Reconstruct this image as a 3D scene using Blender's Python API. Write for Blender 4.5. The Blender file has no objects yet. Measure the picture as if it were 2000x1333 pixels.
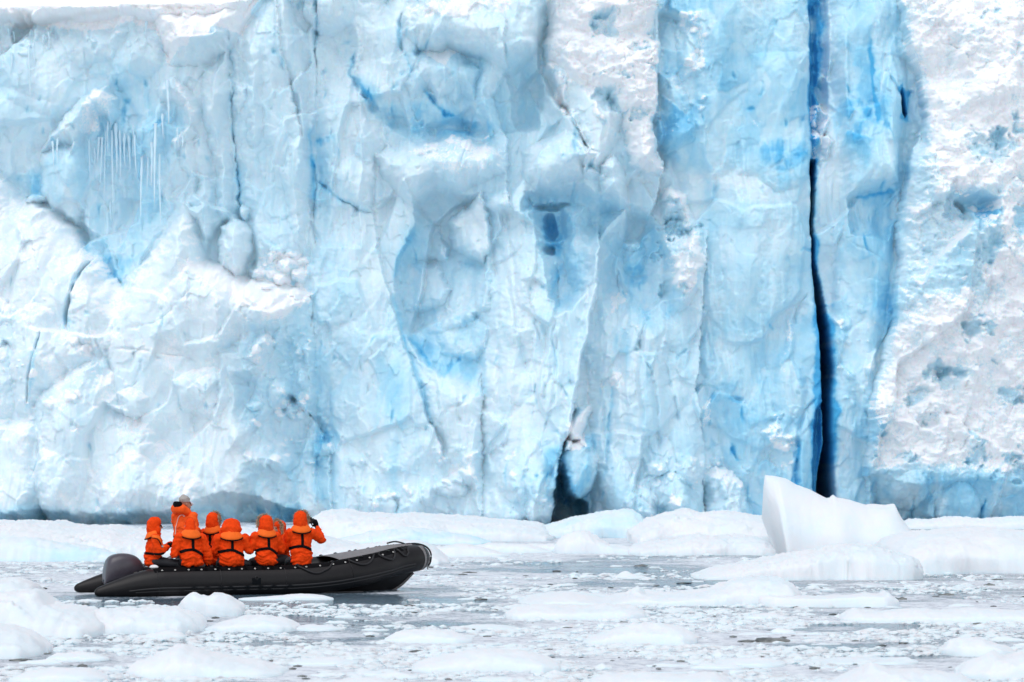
import bpy, bmesh, math, random
import numpy as np
from mathutils import Vector, Matrix
from mathutils.bvhtree import BVHTree

# ---------------------------------------------------------------- camera, sky, sun, exposure
SC = bpy.context.scene
COL = SC.collection
FPX, CX, HY, CAMH = 7200.0, 1000.0, 805.0, 3.0     # focal length in photo pixels, centre column, horizon row, camera height (m)

cam_d = bpy.data.cameras.new('camera')
cam = bpy.data.objects.new('camera', cam_d)
COL.objects.link(cam)
cam.location = (0, 0, CAMH)
cam.rotation_euler = (math.radians(90), 0, 0)
cam_d.sensor_width = 36
cam_d.lens = 36 * FPX / 2000
cam_d.shift_y = (HY - 666.5) / 2000
cam_d.clip_start = 1
cam_d.clip_end = 2000
cam_d.dof.use_dof = True
cam_d.dof.focus_distance = 64
cam_d.dof.aperture_fstop = 3.2
SC.camera = cam

SUN_EL, SUN_AZ = math.radians(64), math.radians(202)   # high soft light, from behind the camera and a little left
world = bpy.data.worlds.new('World')
SC.world = world
world.use_nodes = True
nt = world.node_tree
for n in list(nt.nodes):
    nt.nodes.remove(n)
out = nt.nodes.new('ShaderNodeOutputWorld')
bg = nt.nodes.new('ShaderNodeBackground')
sky = nt.nodes.new('ShaderNodeTexSky')
sky.sky_type = 'NISHITA'
sky.sun_disc = False
sky.sun_elevation = SUN_EL
sky.sun_rotation = SUN_AZ
sky.air_density = 1.0
sky.dust_density = 0.6
sky.ozone_density = 1.0
hs = nt.nodes.new('ShaderNodeHueSaturation')
hs.inputs['Saturation'].default_value = 0.30      # cloud cover greys the sky
nt.links.new(sky.outputs[0], hs.inputs['Color'])
nt.links.new(hs.outputs[0], bg.inputs['Color'])
bg.inputs['Strength'].default_value = 0.15
nt.links.new(bg.outputs[0], out.inputs[0])

sun_d = bpy.data.lights.new('sun', 'SUN')
sun_d.energy = 1.0
sun_d.angle = math.radians(55)
sun_d.color = (1.0, 0.985, 0.965)
sun = bpy.data.objects.new('sun', sun_d)
COL.objects.link(sun)
d = Vector((math.sin(SUN_AZ) * math.cos(SUN_EL), math.cos(SUN_AZ) * math.cos(SUN_EL), math.sin(SUN_EL)))
sun.rotation_euler = d.to_track_quat('Z', 'Y').to_euler()
sun.location = d * 60

vs = SC.view_settings
vs.view_transform = 'Standard'
vs.look = 'None'
vs.gamma = 1
vs.exposure = 0.34
vs.use_curve_mapping = False
SC.cycles.diffuse_bounces = 6
SC.cycles.glossy_bounces = 3
SC.cycles.use_denoising = True

# ---------------------------------------------------------------- helpers
def X_at(px, Y): return (px - CX) / FPX * Y
def Z_at(py, Y): return CAMH - (py - HY) / FPX * Y
def dist_of(py): return FPX * CAMH / (py - HY)       # distance at which the water shows on this row

def tag(o, label=None, cat=None, group=None, kind=None):
    if label: o['label'] = label
    if cat: o['category'] = cat
    if group: o['group'] = group
    if kind: o['kind'] = kind
    return o

def link(o, parent=None):
    COL.objects.link(o)
    if parent is not None:
        o.parent = parent
    return o

def mesh_np(name, verts, faces, mat, parent=None, smooth=True):
    me = bpy.data.meshes.new(name)
    verts = np.asarray(verts, dtype=np.float32)
    faces = np.asarray(faces, dtype=np.int32)
    nv, nf, k = len(verts), len(faces), faces.shape[1]
    me.vertices.add(nv)
    me.vertices.foreach_set('co', verts.ravel())
    me.loops.add(nf * k)
    me.loops.foreach_set('vertex_index', faces.ravel())
    me.polygons.add(nf)
    me.polygons.foreach_set('loop_start', np.arange(0, nf * k, k, dtype=np.int32))
    me.polygons.foreach_set('loop_total', np.full(nf, k, dtype=np.int32))
    me.update(calc_edges=True)
    me.validate()
    me.polygons.foreach_set('use_smooth', np.full(len(me.polygons), smooth, dtype=bool))
    if mat: me.materials.append(mat)
    return link(bpy.data.objects.new(name, me), parent)

def add_attr(me, name, arr):
    a = me.attributes.new(name, 'FLOAT', 'POINT')
    a.data.foreach_set('value', np.asarray(arr, dtype=np.float32).ravel())

def grid_faces(nr, nc):
    i = np.arange(nr * nc).reshape(nr, nc)
    return np.stack([i[:-1, :-1], i[:-1, 1:], i[1:, 1:], i[1:, :-1]], -1).reshape(-1, 4)

# --- numpy noise
def _hash(ix, iy, seed):
    h = (ix.astype(np.int64) * 374761393 + iy.astype(np.int64) * 668265263 + seed * 974711) & 0xffffffff
    h = ((h ^ (h >> 13)) * 1274126177) & 0xffffffff
    h = ((h ^ (h >> 16)) * 2246822519) & 0xffffffff
    return (h ^ (h >> 15)) & 0xffffffff

def rnd(ix, iy, seed):
    return _hash(ix, iy, seed) / 4294967296.0

def noise(x, y, seed=0):
    ix = np.floor(x); iy = np.floor(y)
    fx = x - ix; fy = y - iy
    ix = ix.astype(np.int64); iy = iy.astype(np.int64)
    def g(dx, dy):
        a = rnd(ix + dx, iy + dy, seed) * 2 * np.pi
        return np.cos(a) * (fx - dx) + np.sin(a) * (fy - dy)
    u = fx * fx * fx * (fx * (fx * 6 - 15) + 10); v = fy * fy * fy * (fy * (fy * 6 - 15) + 10)
    a = g(0, 0); b = g(1, 0); c = g(0, 1); dd = g(1, 1)
    return ((a + (b - a) * u) * (1 - v) + (c + (dd - c) * u) * v) * 1.5

def fbm(x, y, seed=0, octv=4, gain=0.5, lac=2.03):
    s = 0; a = 1.0; n = 0
    for o in range(octv):
        s = s + a * noise(x, y, seed + o * 17); n += a
        x = x * lac + 13.7; y = y * lac + 7.3; a *= gain
    return s / n * 1.4

def ridged(x, y, seed=0, octv=4, gain=0.5):
    s = 0; a = 1.0; n = 0
    for o in range(octv):
        s = s + a * (1 - np.abs(noise(x, y, seed + o * 31)) * 2); n += a
        x = x * 2.1 + 3.1; y = y * 2.1 + 9.2; a *= gain
    return s / n

def facets(x, y, seed=0, tilt=1.0, step=0.5):
    """broken-ice facets: each jittered cell is a tilted plane of its own"""
    ix = np.floor(x).astype(np.int64); iy = np.floor(y).astype(np.int64)
    best = np.full(x.shape, 1e9); second = np.full(x.shape, 1e9); val = np.zeros(x.shape)
    for dx in (-1, 0, 1):
        for dy in (-1, 0, 1):
            cx = ix + dx; cy = iy + dy
            px = cx + 0.1 + 0.8 * rnd(cx, cy, seed); py = cy + 0.1 + 0.8 * rnd(cx, cy, seed + 5)
            ex = x - px; ey = y - py
            q = ex * ex + ey * ey
            h = step * (rnd(cx, cy, seed + 9) - 0.5) + tilt * ((rnd(cx, cy, seed + 11) - 0.5) * ex + (rnd(cx, cy, seed + 13) - 0.5) * ey)
            m = q < best
            second = np.where(m, best, np.minimum(second, q))
            val = np.where(m, h, val); best = np.where(m, q, best)
    return val, np.sqrt(second) - np.sqrt(best)

def sstep(a, b, x):
    t = np.clip((x - a) / (b - a), 0, 1)
    return t * t * (3 - 2 * t)

def sd_poly(px, py, pts):
    """signed distance, positive inside"""
    pts = np.asarray(pts, float)
    d2 = np.full(px.shape, 1e18); inside = np.zeros(px.shape, bool)
    n = len(pts)
    for i in range(n):
        ax, ay = pts[i]; bx, by = pts[(i + 1) % n]
        ex, ey = bx - ax, by - ay
        wx = px - ax; wy = py - ay
        t = np.clip((wx * ex + wy * ey) / (ex * ex + ey * ey + 1e-9), 0, 1)
        d2 = np.minimum(d2, (wx - ex * t) ** 2 + (wy - ey * t) ** 2)
        if ay != by:
            c = (ay > py) != (by > py)
            inside ^= c & (px < (bx - ax) * (py - ay) / (by - ay) + ax)
    return np.where(inside, 1, -1) * np.sqrt(d2)

def d_line(px, py, pts):
    d2 = np.full(px.shape, 1e18); tt = np.zeros(px.shape)
    n = len(pts) - 1
    for i in range(n):
        ax, ay = pts[i][:2]; bx, by = pts[i + 1][:2]
        ex, ey = bx - ax, by - ay
        wx = px - ax; wy = py - ay
        t = np.clip((wx * ex + wy * ey) / (ex * ex + ey * ey + 1e-9), 0, 1)
        q = (wx - ex * t) ** 2 + (wy - ey * t) ** 2
        m = q < d2
        d2 = np.where(m, q, d2); tt = np.where(m, (i + t) / n, tt)
    return np.sqrt(d2), tt

# ---------------------------------------------------------------- materials
def new_mat(name):
    m = bpy.data.materials.new(name)
    m.use_nodes = True
    t = m.node_tree
    b = t.nodes['Principled BSDF']
    return m, t, b

def nd(t, typ, **kw):
    n = t.nodes.new(typ)
    for k, v in kw.items():
        if k in n.inputs: n.inputs[k].default_value = v
        else: setattr(n, k, v)
    return n

def tex_noise(t, scale, detail=4, rough=0.5, vec=None, dist=0.0):
    n = nd(t, 'ShaderNodeTexNoise')
    n.inputs['Scale'].default_value = scale
    n.inputs['Detail'].default_value = detail
    n.inputs['Roughness'].default_value = rough
    n.inputs['Distortion'].default_value = dist
    if vec is not None: t.links.new(vec, n.inputs['Vector'])
    return n

def mapping(t, scale, coord='Object'):
    tc = nd(t, 'ShaderNodeTexCoord'); mp = nd(t, 'ShaderNodeMapping')
    mp.inputs['Scale'].default_value = scale
    t.links.new(tc.outputs[coord], mp.inputs['Vector'])
    return mp.outputs[0]

def ramp(t, fac, stops):
    r = nd(t, 'ShaderNodeValToRGB')
    e = r.color_ramp.elements
    while len(e) < len(stops): e.new(0.5)
    for i, (p, c) in enumerate(stops):
        e[i].position = p
        e[i].color = (c, c, c, 1) if not isinstance(c, tuple) else (*c, 1)
    t.links.new(fac, r.inputs[0])
    return r

def math_n(t, op, a, b=None, clamp=False):
    n = nd(t, 'ShaderNodeMath', operation=op, use_clamp=clamp)
    for i, x in enumerate((a, b)):
        if x is None: continue
        if isinstance(x, (int, float)): n.inputs[i].default_value = x
        else: t.links.new(x, n.inputs[i])
    return n.outputs[0]

def mix_c(t, fac, a, b, mode='MIX'):
    n = nd(t, 'ShaderNodeMix', data_type='RGBA', blend_type=mode)
    for k, x in (('Factor', fac), ('A', a), ('B', b)):
        s = [i for i in n.inputs if i.name == k and (i.type == ('VALUE' if k == 'Factor' else 'RGBA'))][0]
        if isinstance(x, (int, float)): s.default_value = x
        elif isinstance(x, tuple): s.default_value = (*x, 1)
        else: t.links.new(x, s)
    return [o for o in n.outputs if o.type == 'RGBA'][0]

def bump(t, b, height, strength=0.3, dist=0.02):
    n = nd(t, 'ShaderNodeBump')
    n.inputs['Strength'].default_value = strength
    n.inputs['Distance'].default_value = dist
    t.links.new(height, n.inputs['Height'])
    t.links.new(n.outputs[0], b.inputs['Normal'])

def attr(t, name):
    n = nd(t, 'ShaderNodeAttribute', attribute_name=name)
    return n.outputs['Fac']
SSS = 0.5
# ---------------------------------------------------------------- glacier ice material
def make_cliff_mat():
    m, t, b = new_mat('glacier_ice')
    vec = mapping(t, (1, 1, 1))
    blue = attr(t, 'blue'); snow = attr(t, 'snow'); dirt = attr(t, 'dirt')
    vstr = mapping(t, (2.2, 2.2, 0.35))
    n1 = tex_noise(t, 1.0, 6, 0.6, vstr, 0.6)
    n2 = tex_noise(t, 6.0, 6, 0.65, vec, 0.3)
    s = math_n(t, 'MULTIPLY', math_n(t, 'SUBTRACT', n1.outputs[0], 0.5), 0.42)
    s2 = math_n(t, 'MULTIPLY', math_n(t, 'SUBTRACT', n2.outputs[0], 0.5), 0.20)
    bl = math_n(t, 'ADD', math_n(t, 'ADD', blue, s), s2, clamp=True)
    ice = ramp(t, bl, [(0.0, (0.84, 0.90, 0.935)), (0.25, (0.74, 0.87, 0.93)), (0.5, (0.54, 0.79, 0.90)),
                       (0.75, (0.32, 0.66, 0.84)), (1.0, (0.09, 0.45, 0.74))])
    n3 = tex_noise(t, 14.0, 5, 0.7, vec)
    sn = math_n(t, 'ADD', snow, math_n(t, 'MULTIPLY', math_n(t, 'SUBTRACT', n3.outputs[0], 0.5), 0.9))
    snf = ramp(t, sn, [(0.42, 0.0), (0.62, 1.0)])
    c = mix_c(t, snf.outputs[0], ice.outputs[0], (0.93, 0.945, 0.965))
    c = mix_c(t, dirt, c, (0.62, 0.53, 0.47))
    t.links.new(c, b.inputs['Base Color'])
    r = ramp(t, snf.outputs[0], [(0.0, 0.38), (1.0, 0.75)])
    t.links.new(r.outputs[0], b.inputs['Roughness'])
    b.inputs['IOR'].default_value = 1.31
    n4 = tex_noise(t, 9.0, 8, 0.65, vec, 0.4)
    bump(t, b, n4.outputs[0], 0.55, 0.035)
    b.inputs['Subsurface Weight'].default_value = SSS
    b.inputs['Subsurface Radius'].default_value = (0.35, 0.8, 1.0)
    b.inputs['Subsurface Scale'].default_value = 0.045
    return m
M_CLIFF = make_cliff_mat()

# ---------------------------------------------------------------- the ice cliff: a relief in depth laid out over a 28 m wide wall 100 m away
PPM = 72.0
us = np.concatenate([np.arange(-3300, -900, 22.0), np.arange(-900, -60, 9.0), np.arange(-60, 2060, 1.7), np.arange(2060, 2900, 9.0), np.arange(2900, 5300, 22.0)])
vsr = np.concatenate([np.arange(-420, -100, 8.0), np.arange(-100, 1052, 1.7)])
U, V = np.meshgrid(us, vsr)
Dp = np.zeros(U.shape)      # metres towards the camera
Bl = np.zeros(U.shape)      # blueness of the ice itself; in the crevasse also painted light and shade
Sn = np.zeros(U.shape)      # snow crust
Di = np.zeros(U.shape)      # rusty dust
wu = 7 * fbm(U / 60, V / 60, 1, 3) + 3.0 * fbm(U / 14, V / 14, 2, 3)
wv = 7 * fbm(U / 60, V / 60, 3, 3) + 3.0 * fbm(U / 14, V / 14, 4, 3)
UW, VW = U + wu, V + wv

def win(pts, m):
    p = np.asarray([q[:2] for q in pts], float)
    x0, y0 = p.min(0) - m; x1, y1 = p.max(0) + m
    a, b_ = np.searchsorted(us, [x0, x1]); c, d_ = np.searchsorted(vsr, [y0, y1])
    return slice(c, max(d_, c + 1)), slice(a, max(b_, a + 1))

def P(pts, amp, soft=12, F=None, g=(0, 0), warp=1.0, mode='exp'):
    """raise (or sink) a polygon with a rounded edge; g tilts it (metres per 100 px)"""
    F = Dp if F is None else F
    w = win(pts, soft + 12)
    x = U[w] + (UW[w] - U[w]) * warp; y = V[w] + (VW[w] - V[w]) * warp
    s = sd_poly(x, y, pts)
    k = (1 - np.exp(-np.maximum(s, 0) / soft)) if mode == 'exp' else sstep(-soft, soft, s)
    c = np.mean(np.asarray(pts, float), 0)
    F[w] += k * (amp + g[0] * (x - c[0]) / 100 + g[1] * (y - c[1]) / 100)

def L(pts, width, amp, F=None, warp=0.6, pw=1.0):
    """groove or ridge along a polyline; a third value per point scales its width"""
    F = Dp if F is None else F
    mx = width * max([q[2] if len(q) > 2 else 1 for q in pts])
    w = win(pts, mx * 3 + 12)
    x = U[w] + (UW[w] - U[w]) * warp; y = V[w] + (VW[w] - V[w]) * warp
    dd, tt = d_line(x, y, pts)
    ws = np.interp(tt, np.linspace(0, 1, len(pts)), [q[2] if len(q) > 2 else 1 for q in pts]) * width
    if F is Dp and amp < 0 and amp > -1.5: ws = ws * 0.8
    ws = ws * (0.35 + 0.65 * sstep(0, 0.12, tt) * sstep(1, 0.88, tt)) * (0.75 + 0.5 * fbm(x / 40, y / 40, 8, 2))
    brk_ = 0.35 + 0.65 * sstep(-0.35, 0.1, fbm(x / 30 + 9, y / 30, 9, 2)) if (F is Dp and amp < 0 and amp > -1.5) else 1.0
    k = brk_ * np.exp(-(dd / np.maximum(ws, 0.5)) ** (2 * pw)) * (0.25 + 0.75 * sstep(0, 0.15, tt) * sstep(1, 0.85, tt))
    F[w] += amp * k * (0.36 if (F is Dp and amp < 0 and amp > -1.5) else 1.0)

def E(cx, cy, rx, ry, amp, F=None, rot=0, warp=1.0, pw=1.0):
    """dome or hollow"""
    F = Dp if F is None else F
    r = max(rx, ry)
    w = win([(cx - r, cy - r), (cx + r, cy + r)], 12)
    x = U[w] + (UW[w] - U[w]) * warp - cx; y = V[w] + (VW[w] - V[w]) * warp - cy
    c, s = math.cos(math.radians(rot)), math.sin(math.radians(rot))
    q = ((x * c + y * s) / rx) ** 2 + ((-x * s + y * c) / ry) ** 2
    F[w] += amp * np.sqrt(np.clip(1 - q, 0, 1)) ** pw if F is Dp else amp * sstep(1.0, 0.25, q)

def step_edge(pts, amp, fade=160, side=1):
    """everything on one side of a line stands forward and fades back over some distance"""
    w = win(pts, fade + 10)
    x, y = UW[w], VW[w]
    dd, tt = d_line(x, y, pts)
    p = np.asarray([q[:2] for q in pts], float)
    i = np.clip((tt * (len(pts) - 1)).astype(int), 0, len(pts) - 2)
    ax, ay = p[i, 0], p[i, 1]; bx, by = p[i + 1, 0], p[i + 1, 1]
    cr = (bx - ax) * (y - ay) - (by - ay) * (x - ax)
    end = sstep(0.0, 0.08, tt) * sstep(1.0, 0.92, tt)
    Dp[w] += np.where(cr * side > 0, amp * np.exp(-dd / fade * 2.2) * sstep(fade, fade * 0.6, dd) * end, 0)

# large form
Dp += 0.9 * fbm(U / 420, V / 700, 11, 3) + 0.5 * fbm(U / 150, V / 330, 12, 3)
Bl += 0.30 + 0.10 * fbm(U / 200, V / 300, 14, 3)
outside = sstep(-60, -260, U) + sstep(2060, 2260, U)
Dp += outside * (1.5 * ridged(U / 300, V / 500, 15, 3) + 0.5)

# A: left wall under the snow lip
P([(-800, 28), (60, 36), (130, 30), (170, 38), (240, 30), (300, 45), (330, 30), (470, 20), (520, -40), (-800, -60)], 1.0, 8)
P([(300, 20), (470, 15), (462, 60), (440, 100), (400, 122), (340, 132), (318, 95), (305, 60)], 2.0, 26, g=(0, 0.8))
P([(316, 96), (400, 84), (455, 60), (436, 104), (380, 128), (338, 134)], -0.5, 12)
L([(340, 92), (390, 84), (425, 72), (445, 68)], 5, 0.25)
P([(0, 50), (60, 40), (150, 60), (175, 45), (240, 60), (215, 110), (150, 130), (170, 190), (100, 230), (20, 200), (-60, 100)], 0.5, 22)
P([(270, 35), (320, 60), (318, 130), (280, 150), (235, 175), (200, 150), (215, 110), (245, 70)], 0.55, 26)
E(25, 55, 20, 28, -0.6); E(48, 50, 10, 26, -0.4)
P([(-200, 160), (0, 168), (60, 188), (110, 200), (95, 250), (70, 290), (66, 370), (40, 375), (0, 340), (-200, 330)], 0.5, 30)
# hanging snow fold with the icicle curtain
P([(66, 292), (100, 240), (140, 200), (178, 165), (205, 160), (222, 185), (222, 225), (205, 252), (195, 225), (180, 222), (160, 262), (135, 300), (128, 280), (95, 282)], 1.3, 14, g=(0.2, 0.1))
P([(66, 292), (128, 280), (150, 270), (165, 330), (155, 400), (140, 440), (90, 400), (66, 370)], 0.8, 12)
P([(300, 170), (340, 150), (385, 190), (388, 225), (375, 250), (385, 265), (360, 285), (338, 300), (330, 275), (350, 262), (365, 250), (360, 205), (310, 195)], 0.9, 12)
P([(238, 250), (290, 225), (305, 190), (325, 200), (320, 270), (330, 400), (315, 440), (300, 330), (270, 285)], 0.5, 18)
P([(345, 290), (400, 260), (412, 300), (405, 345), (418, 380), (400, 420), (365, 395), (385, 350), (350, 320)], 0.5, 12)
P([(395, 130), (420, 118), (446, 90), (446, 300), (460, 430), (440, 440), (420, 420), (412, 300), (390, 230)], 0.9, 20)
P([(450, 60), (500, 30), (528, -40), (600, -60), (596, 300), (590, 560), (540, 560), (470, 440), (462, 400), (450, 300)], 0.9, 40)
L([(447, 50), (444, 140), (450, 200)], 3.0, -0.6); L([(449, 230), (456, 320), (463, 400), (466, 430)], 2.6, -0.7)
P([(470, 120), (485, 80), (508, 100), (512, 200), (510, 270), (495, 285), (478, 278), (480, 180)], 0.5, 16)
P([(528, 0), (545, 120), (570, 190), (582, 260), (560, 280), (548, 340), (560, 440), (590, 500), (600, 300), (590, 100), (560, -60)], 0.7, 14)
P([(560, 155), (585, 128), (590, 140), (576, 175), (562, 178)], 0.5, 6)
P([(455, 160), (480, 170), (482, 200), (468, 222), (452, 205)], 0.4, 8)
L([(607, -60), (618, 30), (609, 80), (615, 130)], 3.0, -0.9); L([(613, 130), (612, 160), (616, 205)], 2.4, -0.5); L([(603, 300), (611, 360), (607, 420), (612, 490)], 2.0, -0.5); L([(600, 560), (607, 610), (604, 660)], 2.0, -0.4)
P([(606, 40), (612, 160), (604, 240), (600, 330), (606, 480), (700, 480), (700, 40)], -0.35, 10)
L([(613, 0, 1), (616, 40, 1.6), (610, 90, 1)], 6, -0.7)
E(640, 10, 52, 50, 1.3); P([(612, -40), (690, -40), (676, 40), (650, 58), (618, 45)], 0.5, 10)
# recesses left
P([(60, 375), (150, 430), (200, 470), (235, 560), (200, 540), (150, 480), (120, 440), (60, 400), (20, 380)], -0.9, 18)
P([(200, 300), (300, 300), (330, 420), (300, 500), (250, 540), (200, 540), (160, 420)], -0.7, 40)
# lower-left mass of broken blocks
low = [(-800, 330), (0, 342), (18, 368), (42, 388), (80, 394), (104, 402), (132, 432), (142, 450), (165, 478), (184, 490), (197, 505),
       (209, 525), (204, 545), (220, 536), (232, 556), (252, 530), (280, 502), (300, 480), (318, 446), (340, 422), (352, 412), (372, 420), (388, 440),
       (398, 480), (405, 505), (440, 512), (480, 540), (520, 548), (560, 560), (600, 575), (612, 700), (620, 1100), (-800, 1100)]
P(low, 1.9, 34)
P([(352, 395), (372, 402), (402, 400), (412, 435), (413, 465), (400, 470), (385, 430), (360, 405)], 1.3, 10)
P([(419, 470), (425, 445), (450, 420), (472, 428), (488, 455), (490, 490), (474, 530), (458, 540), (430, 520), (419, 500)], 2.1, 16, g=(0.3, 0))
E(472, 412, 10, 16, 1.0); E(60, 386, 24, 9, 1.0)
for c in [(540, 488, 16, 10), (528, 500, 12, 8), (560, 520, 18, 12), (500, 530, 18, 12), (545, 545, 14, 12), (580, 540, 14, 10), (575, 575, 16, 12), (520, 560, 12, 9)]:
    E(*c, 0.5)
P([(300, 660), (330, 560), (370, 520), (400, 515), (455, 540), (520, 575), (590, 590), (560, 640), (470, 655), (430, 700), (400, 710), (350, 680)], 0.9, 26, g=(0.2, -0.3))
P([(450, 545), (480, 640), (470, 690), (420, 700), (430, 640)], -0.45, 9)
P([(480, 700), (495, 680), (512, 655), (530, 652), (542, 672), (520, 700), (515, 715), (500, 708)], 0.9, 9)
L([(184, 500, 0.4), (168, 522, 1), (152, 555, 1.2), (140, 590, 1.1), (136, 620, 1), (139, 662, 0.3)], 4, -1.4, warp=0.2)
L([(98, 640), (84, 700), (72, 740), (68, 815)], 2.4, -0.8, warp=0.2)
L([(0, 560), (30, 520), (48, 470), (30, 430)], 10, 0.35)
P([(30, 720), (40, 640), (55, 600), (80, 592), (110, 610), (120, 640), (180, 680), (190, 700), (150, 730), (100, 770), (84, 815), (72, 815), (40, 800)], 0.9, 20)
P([(200, 500), (215, 540), (225, 620), (230, 680), (200, 700), (190, 690), (140, 660), (140, 600), (165, 530)], 0.6, 18)
P([(-200, 640), (0, 660), (30, 680), (36, 800), (15, 860), (-200, 840)], 0.7, 24)
P([(84, 825), (92, 780), (120, 745), (160, 712), (192, 703), (210, 740), (235, 742), (242, 790), (300, 830), (330, 880), (400, 940), (440, 1100), (84, 1100)], 1.1, 30)
P([(240, 765), (268, 755), (300, 778), (290, 812), (268, 822), (245, 812)], 0.8, 8, g=(0.4, 0.2))
P([(-800, 825), (40, 818), (85, 830), (95, 890), (80, 1100), (-800, 1100)], 0.9, 22)
P([(88, 910), (98, 868), (140, 890), (165, 930), (170, 1000), (90, 1000)], 0.6, 16)
P([(340, 745), (370, 725), (400, 715), (440, 725), (450, 780), (430, 830), (360, 800)], 0.5, 14)
P([(270, 880), (310, 900), (390, 945), (400, 965), (395, 1005), (280, 1005), (200, 1000), (210, 940)], 0.8, 20)
L([(200, 660), (208, 690), (235, 735)], 6, -0.5)
L([(230, 680), (300, 690), (360, 695), (392, 705)], 4, -0.25)
L([(240, 650), (310, 630), (360, 590), (400, 540)], 4, -0.22)
# blue chute between left mass and centre
P([(455, 730), (500, 720), (560, 660), (600, 640), (620, 1100), (560, 1100), (540, 900), (470, 890)], -0.9, 26)
for c in [(548, 770, 22, 30), (580, 800, 22, 18), (600, 690, 8, 22), (590, 740, 10, 20), (500, 790, 16, 10), (550, 900, 26, 18), (470, 850, 20, 24), (625, 880, 20, 14)]:
    E(*c, 0.55)
# undercut at the waterline, left
P([(-800, 992), (60, 996), (130, 990), (200, 1000), (300, 992), (380, 985), (400, 972), (440, 958), (470, 960), (600, 1000), (600, 1100), (-800, 1100)], -1.0, 14)
P([(466, 960), (474, 905), (500, 898), (520, 915), (545, 905), (562, 925), (575, 955), (592, 990), (600, 1100), (440, 1100)], -0.6, 24)
P([(500, 940), (530, 930), (545, 1000), (530, 1060), (500, 1060)], 0.35, 10)
L([(88, 985), (92, 1040)], 6, -0.9)


# B: centre
P([(612, 60), (680, 100), (730, 110), (780, 90), (800, 190), (730, 290), (720, 400), (760, 560), (800, 700), (860, 860), (900, 1060), (610, 1060), (600, 600)], 0.7, 60)
P([(780, 30), (800, -60), (1080, -60), (1060, 60), (1050, 95), (1000, 140), (940, 110), (880, 90), (820, 96), (785, 60)], 1.9, 24, g=(0, 0.9))
P([(800, 105), (830, 92), (900, 96), (935, 130), (930, 190), (905, 180), (890, 200), (872, 180), (858, 190), (835, 165), (800, 190), (790, 150)], 1.2, 18, g=(0, 0.8))
L([(868, 130), (872, 180)], 10, 0.35)
P([(930, 110), (1060, 60), (1062, 130), (1010, 160), (990, 130), (960, 180), (985, 260), (950, 240), (930, 200)], 0.6, 18)
P([(985, 105), (1055, 80), (1065, 180), (1050, 250), (1005, 250), (1000, 190), (990, 150)], -0.9, 16)
L([(690, 92), (688, 115), (680, 135), (700, 175), (740, 210)], 5, -0.7)
L([(784, 10), (778, 60), (782, 100)], 4, -0.6)
L([(820, 165), (850, 195), (870, 218), (890, 218)], 8, -0.8)
P([(690, 150), (740, 200), (860, 215), (950, 235), (960, 262), (870, 262), (800, 270), (760, 245), (720, 215)], -0.7, 24)
P([(620, 140), (680, 150), (720, 230), (760, 265), (725, 300), (720, 380), (735, 410), (660, 390), (612, 350)], 0.4, 30)
L([(606, 345), (660, 385), (700, 405), (735, 412)], 3.0, -0.6)
L([(725, 410), (730, 300), (760, 270)], 4, -0.3)
P([(730, 290), (800, 270), (900, 262), (960, 275), (985, 290), (985, 335), (940, 355), (890, 370), (850, 362), (815, 385), (800, 400), (770, 370), (735, 330)], 1.4, 20, g=(0.1, 0.5))
P([(776, 350), (800, 300), (845, 322), (845, 348), (810, 380)], 0.4, 8, g=(-0.3, 0.2))
P([(800, 392), (815, 385), (850, 362), (890, 370), (945, 375), (955, 420), (955, 500), (945, 620), (950, 760), (940, 765), (880, 735), (845, 722), (815, 705), (790, 650), (768, 590), (766, 545), (775, 500), (795, 445), (810, 428)], -1.05, 9, g=(0.35, 0.1))
P([(872, 420), (910, 395), (945, 372), (955, 420), (957, 485), (948, 512), (880, 480)], 1.5, 6, g=(0.5, -0.2))
P([(770, 560), (775, 520), (810, 505), (850, 510), (880, 560), (862, 592), (830, 604), (785, 600)], 0.5, 8, g=(0.5, 0.3))
P([(800, 440), (850, 425), (875, 480), (870, 505), (790, 500)], 0.4, 7, g=(0.9, 0.3))
P([(800, 600), (868, 560), (885, 500), (960, 520), (956, 600), (900, 640), (830, 650)], 0.35, 10, g=(0.6, 0.2))
P([(840, 640), (850, 615), (920, 605), (953, 640), (950, 680), (930, 700), (860, 690)], 0.45, 9, g=(0.5, 0.2))
P([(815, 740), (850, 722), (880, 735), (940, 768), (938, 880), (940, 1000), (880, 900), (845, 830)], 0.7, 14, g=(0.3, 0.1))
L([(815, 765), (840, 735)], 3, -0.3)
L([(752, 550), (770, 545)], 4, -0.6)
# fluted pillar 950-1170
P([(950, 380), (1020, 350), (1060, 400), (1120, 560), (1165, 470), (1168, 560), (1140, 690), (1115, 810), (1090, 900), (1075, 1000), (1060, 1060), (930, 1060), (940, 800), (948, 600)], 0.9, 34)
L([(1165, 460), (1162, 560), (1135, 690), (1112, 810), (1082, 930), (1072, 1010)], 12, 0.5)
for q in [[(985, 380), (1000, 500), (1008, 600)], [(975, 480), (1010, 640), (1030, 740)], [(1030, 560), (1060, 700), (1062, 820)], [(958, 420), (975, 640), (972, 800)], [(1090, 620), (1080, 780), (1050, 900)]]:
    L(q, 6, -0.35)
P([(960, 940), (975, 900), (1020, 840), (1055, 860), (1070, 900), (1078, 950), (1070, 1050), (960, 1050)], 0.9, 16)
for c in [(1000, 950, 26, 26), (985, 1010, 40, 26), (1055, 1000, 26, 40), (1062, 950, 20, 30), (880, 955, 32, 18), (800, 990, 26, 44), (835, 960, 20, 30), (720, 985, 22, 50), (750, 1000, 22, 40), (905, 935, 26, 14)]:
    E(*c, 0.5)
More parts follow.
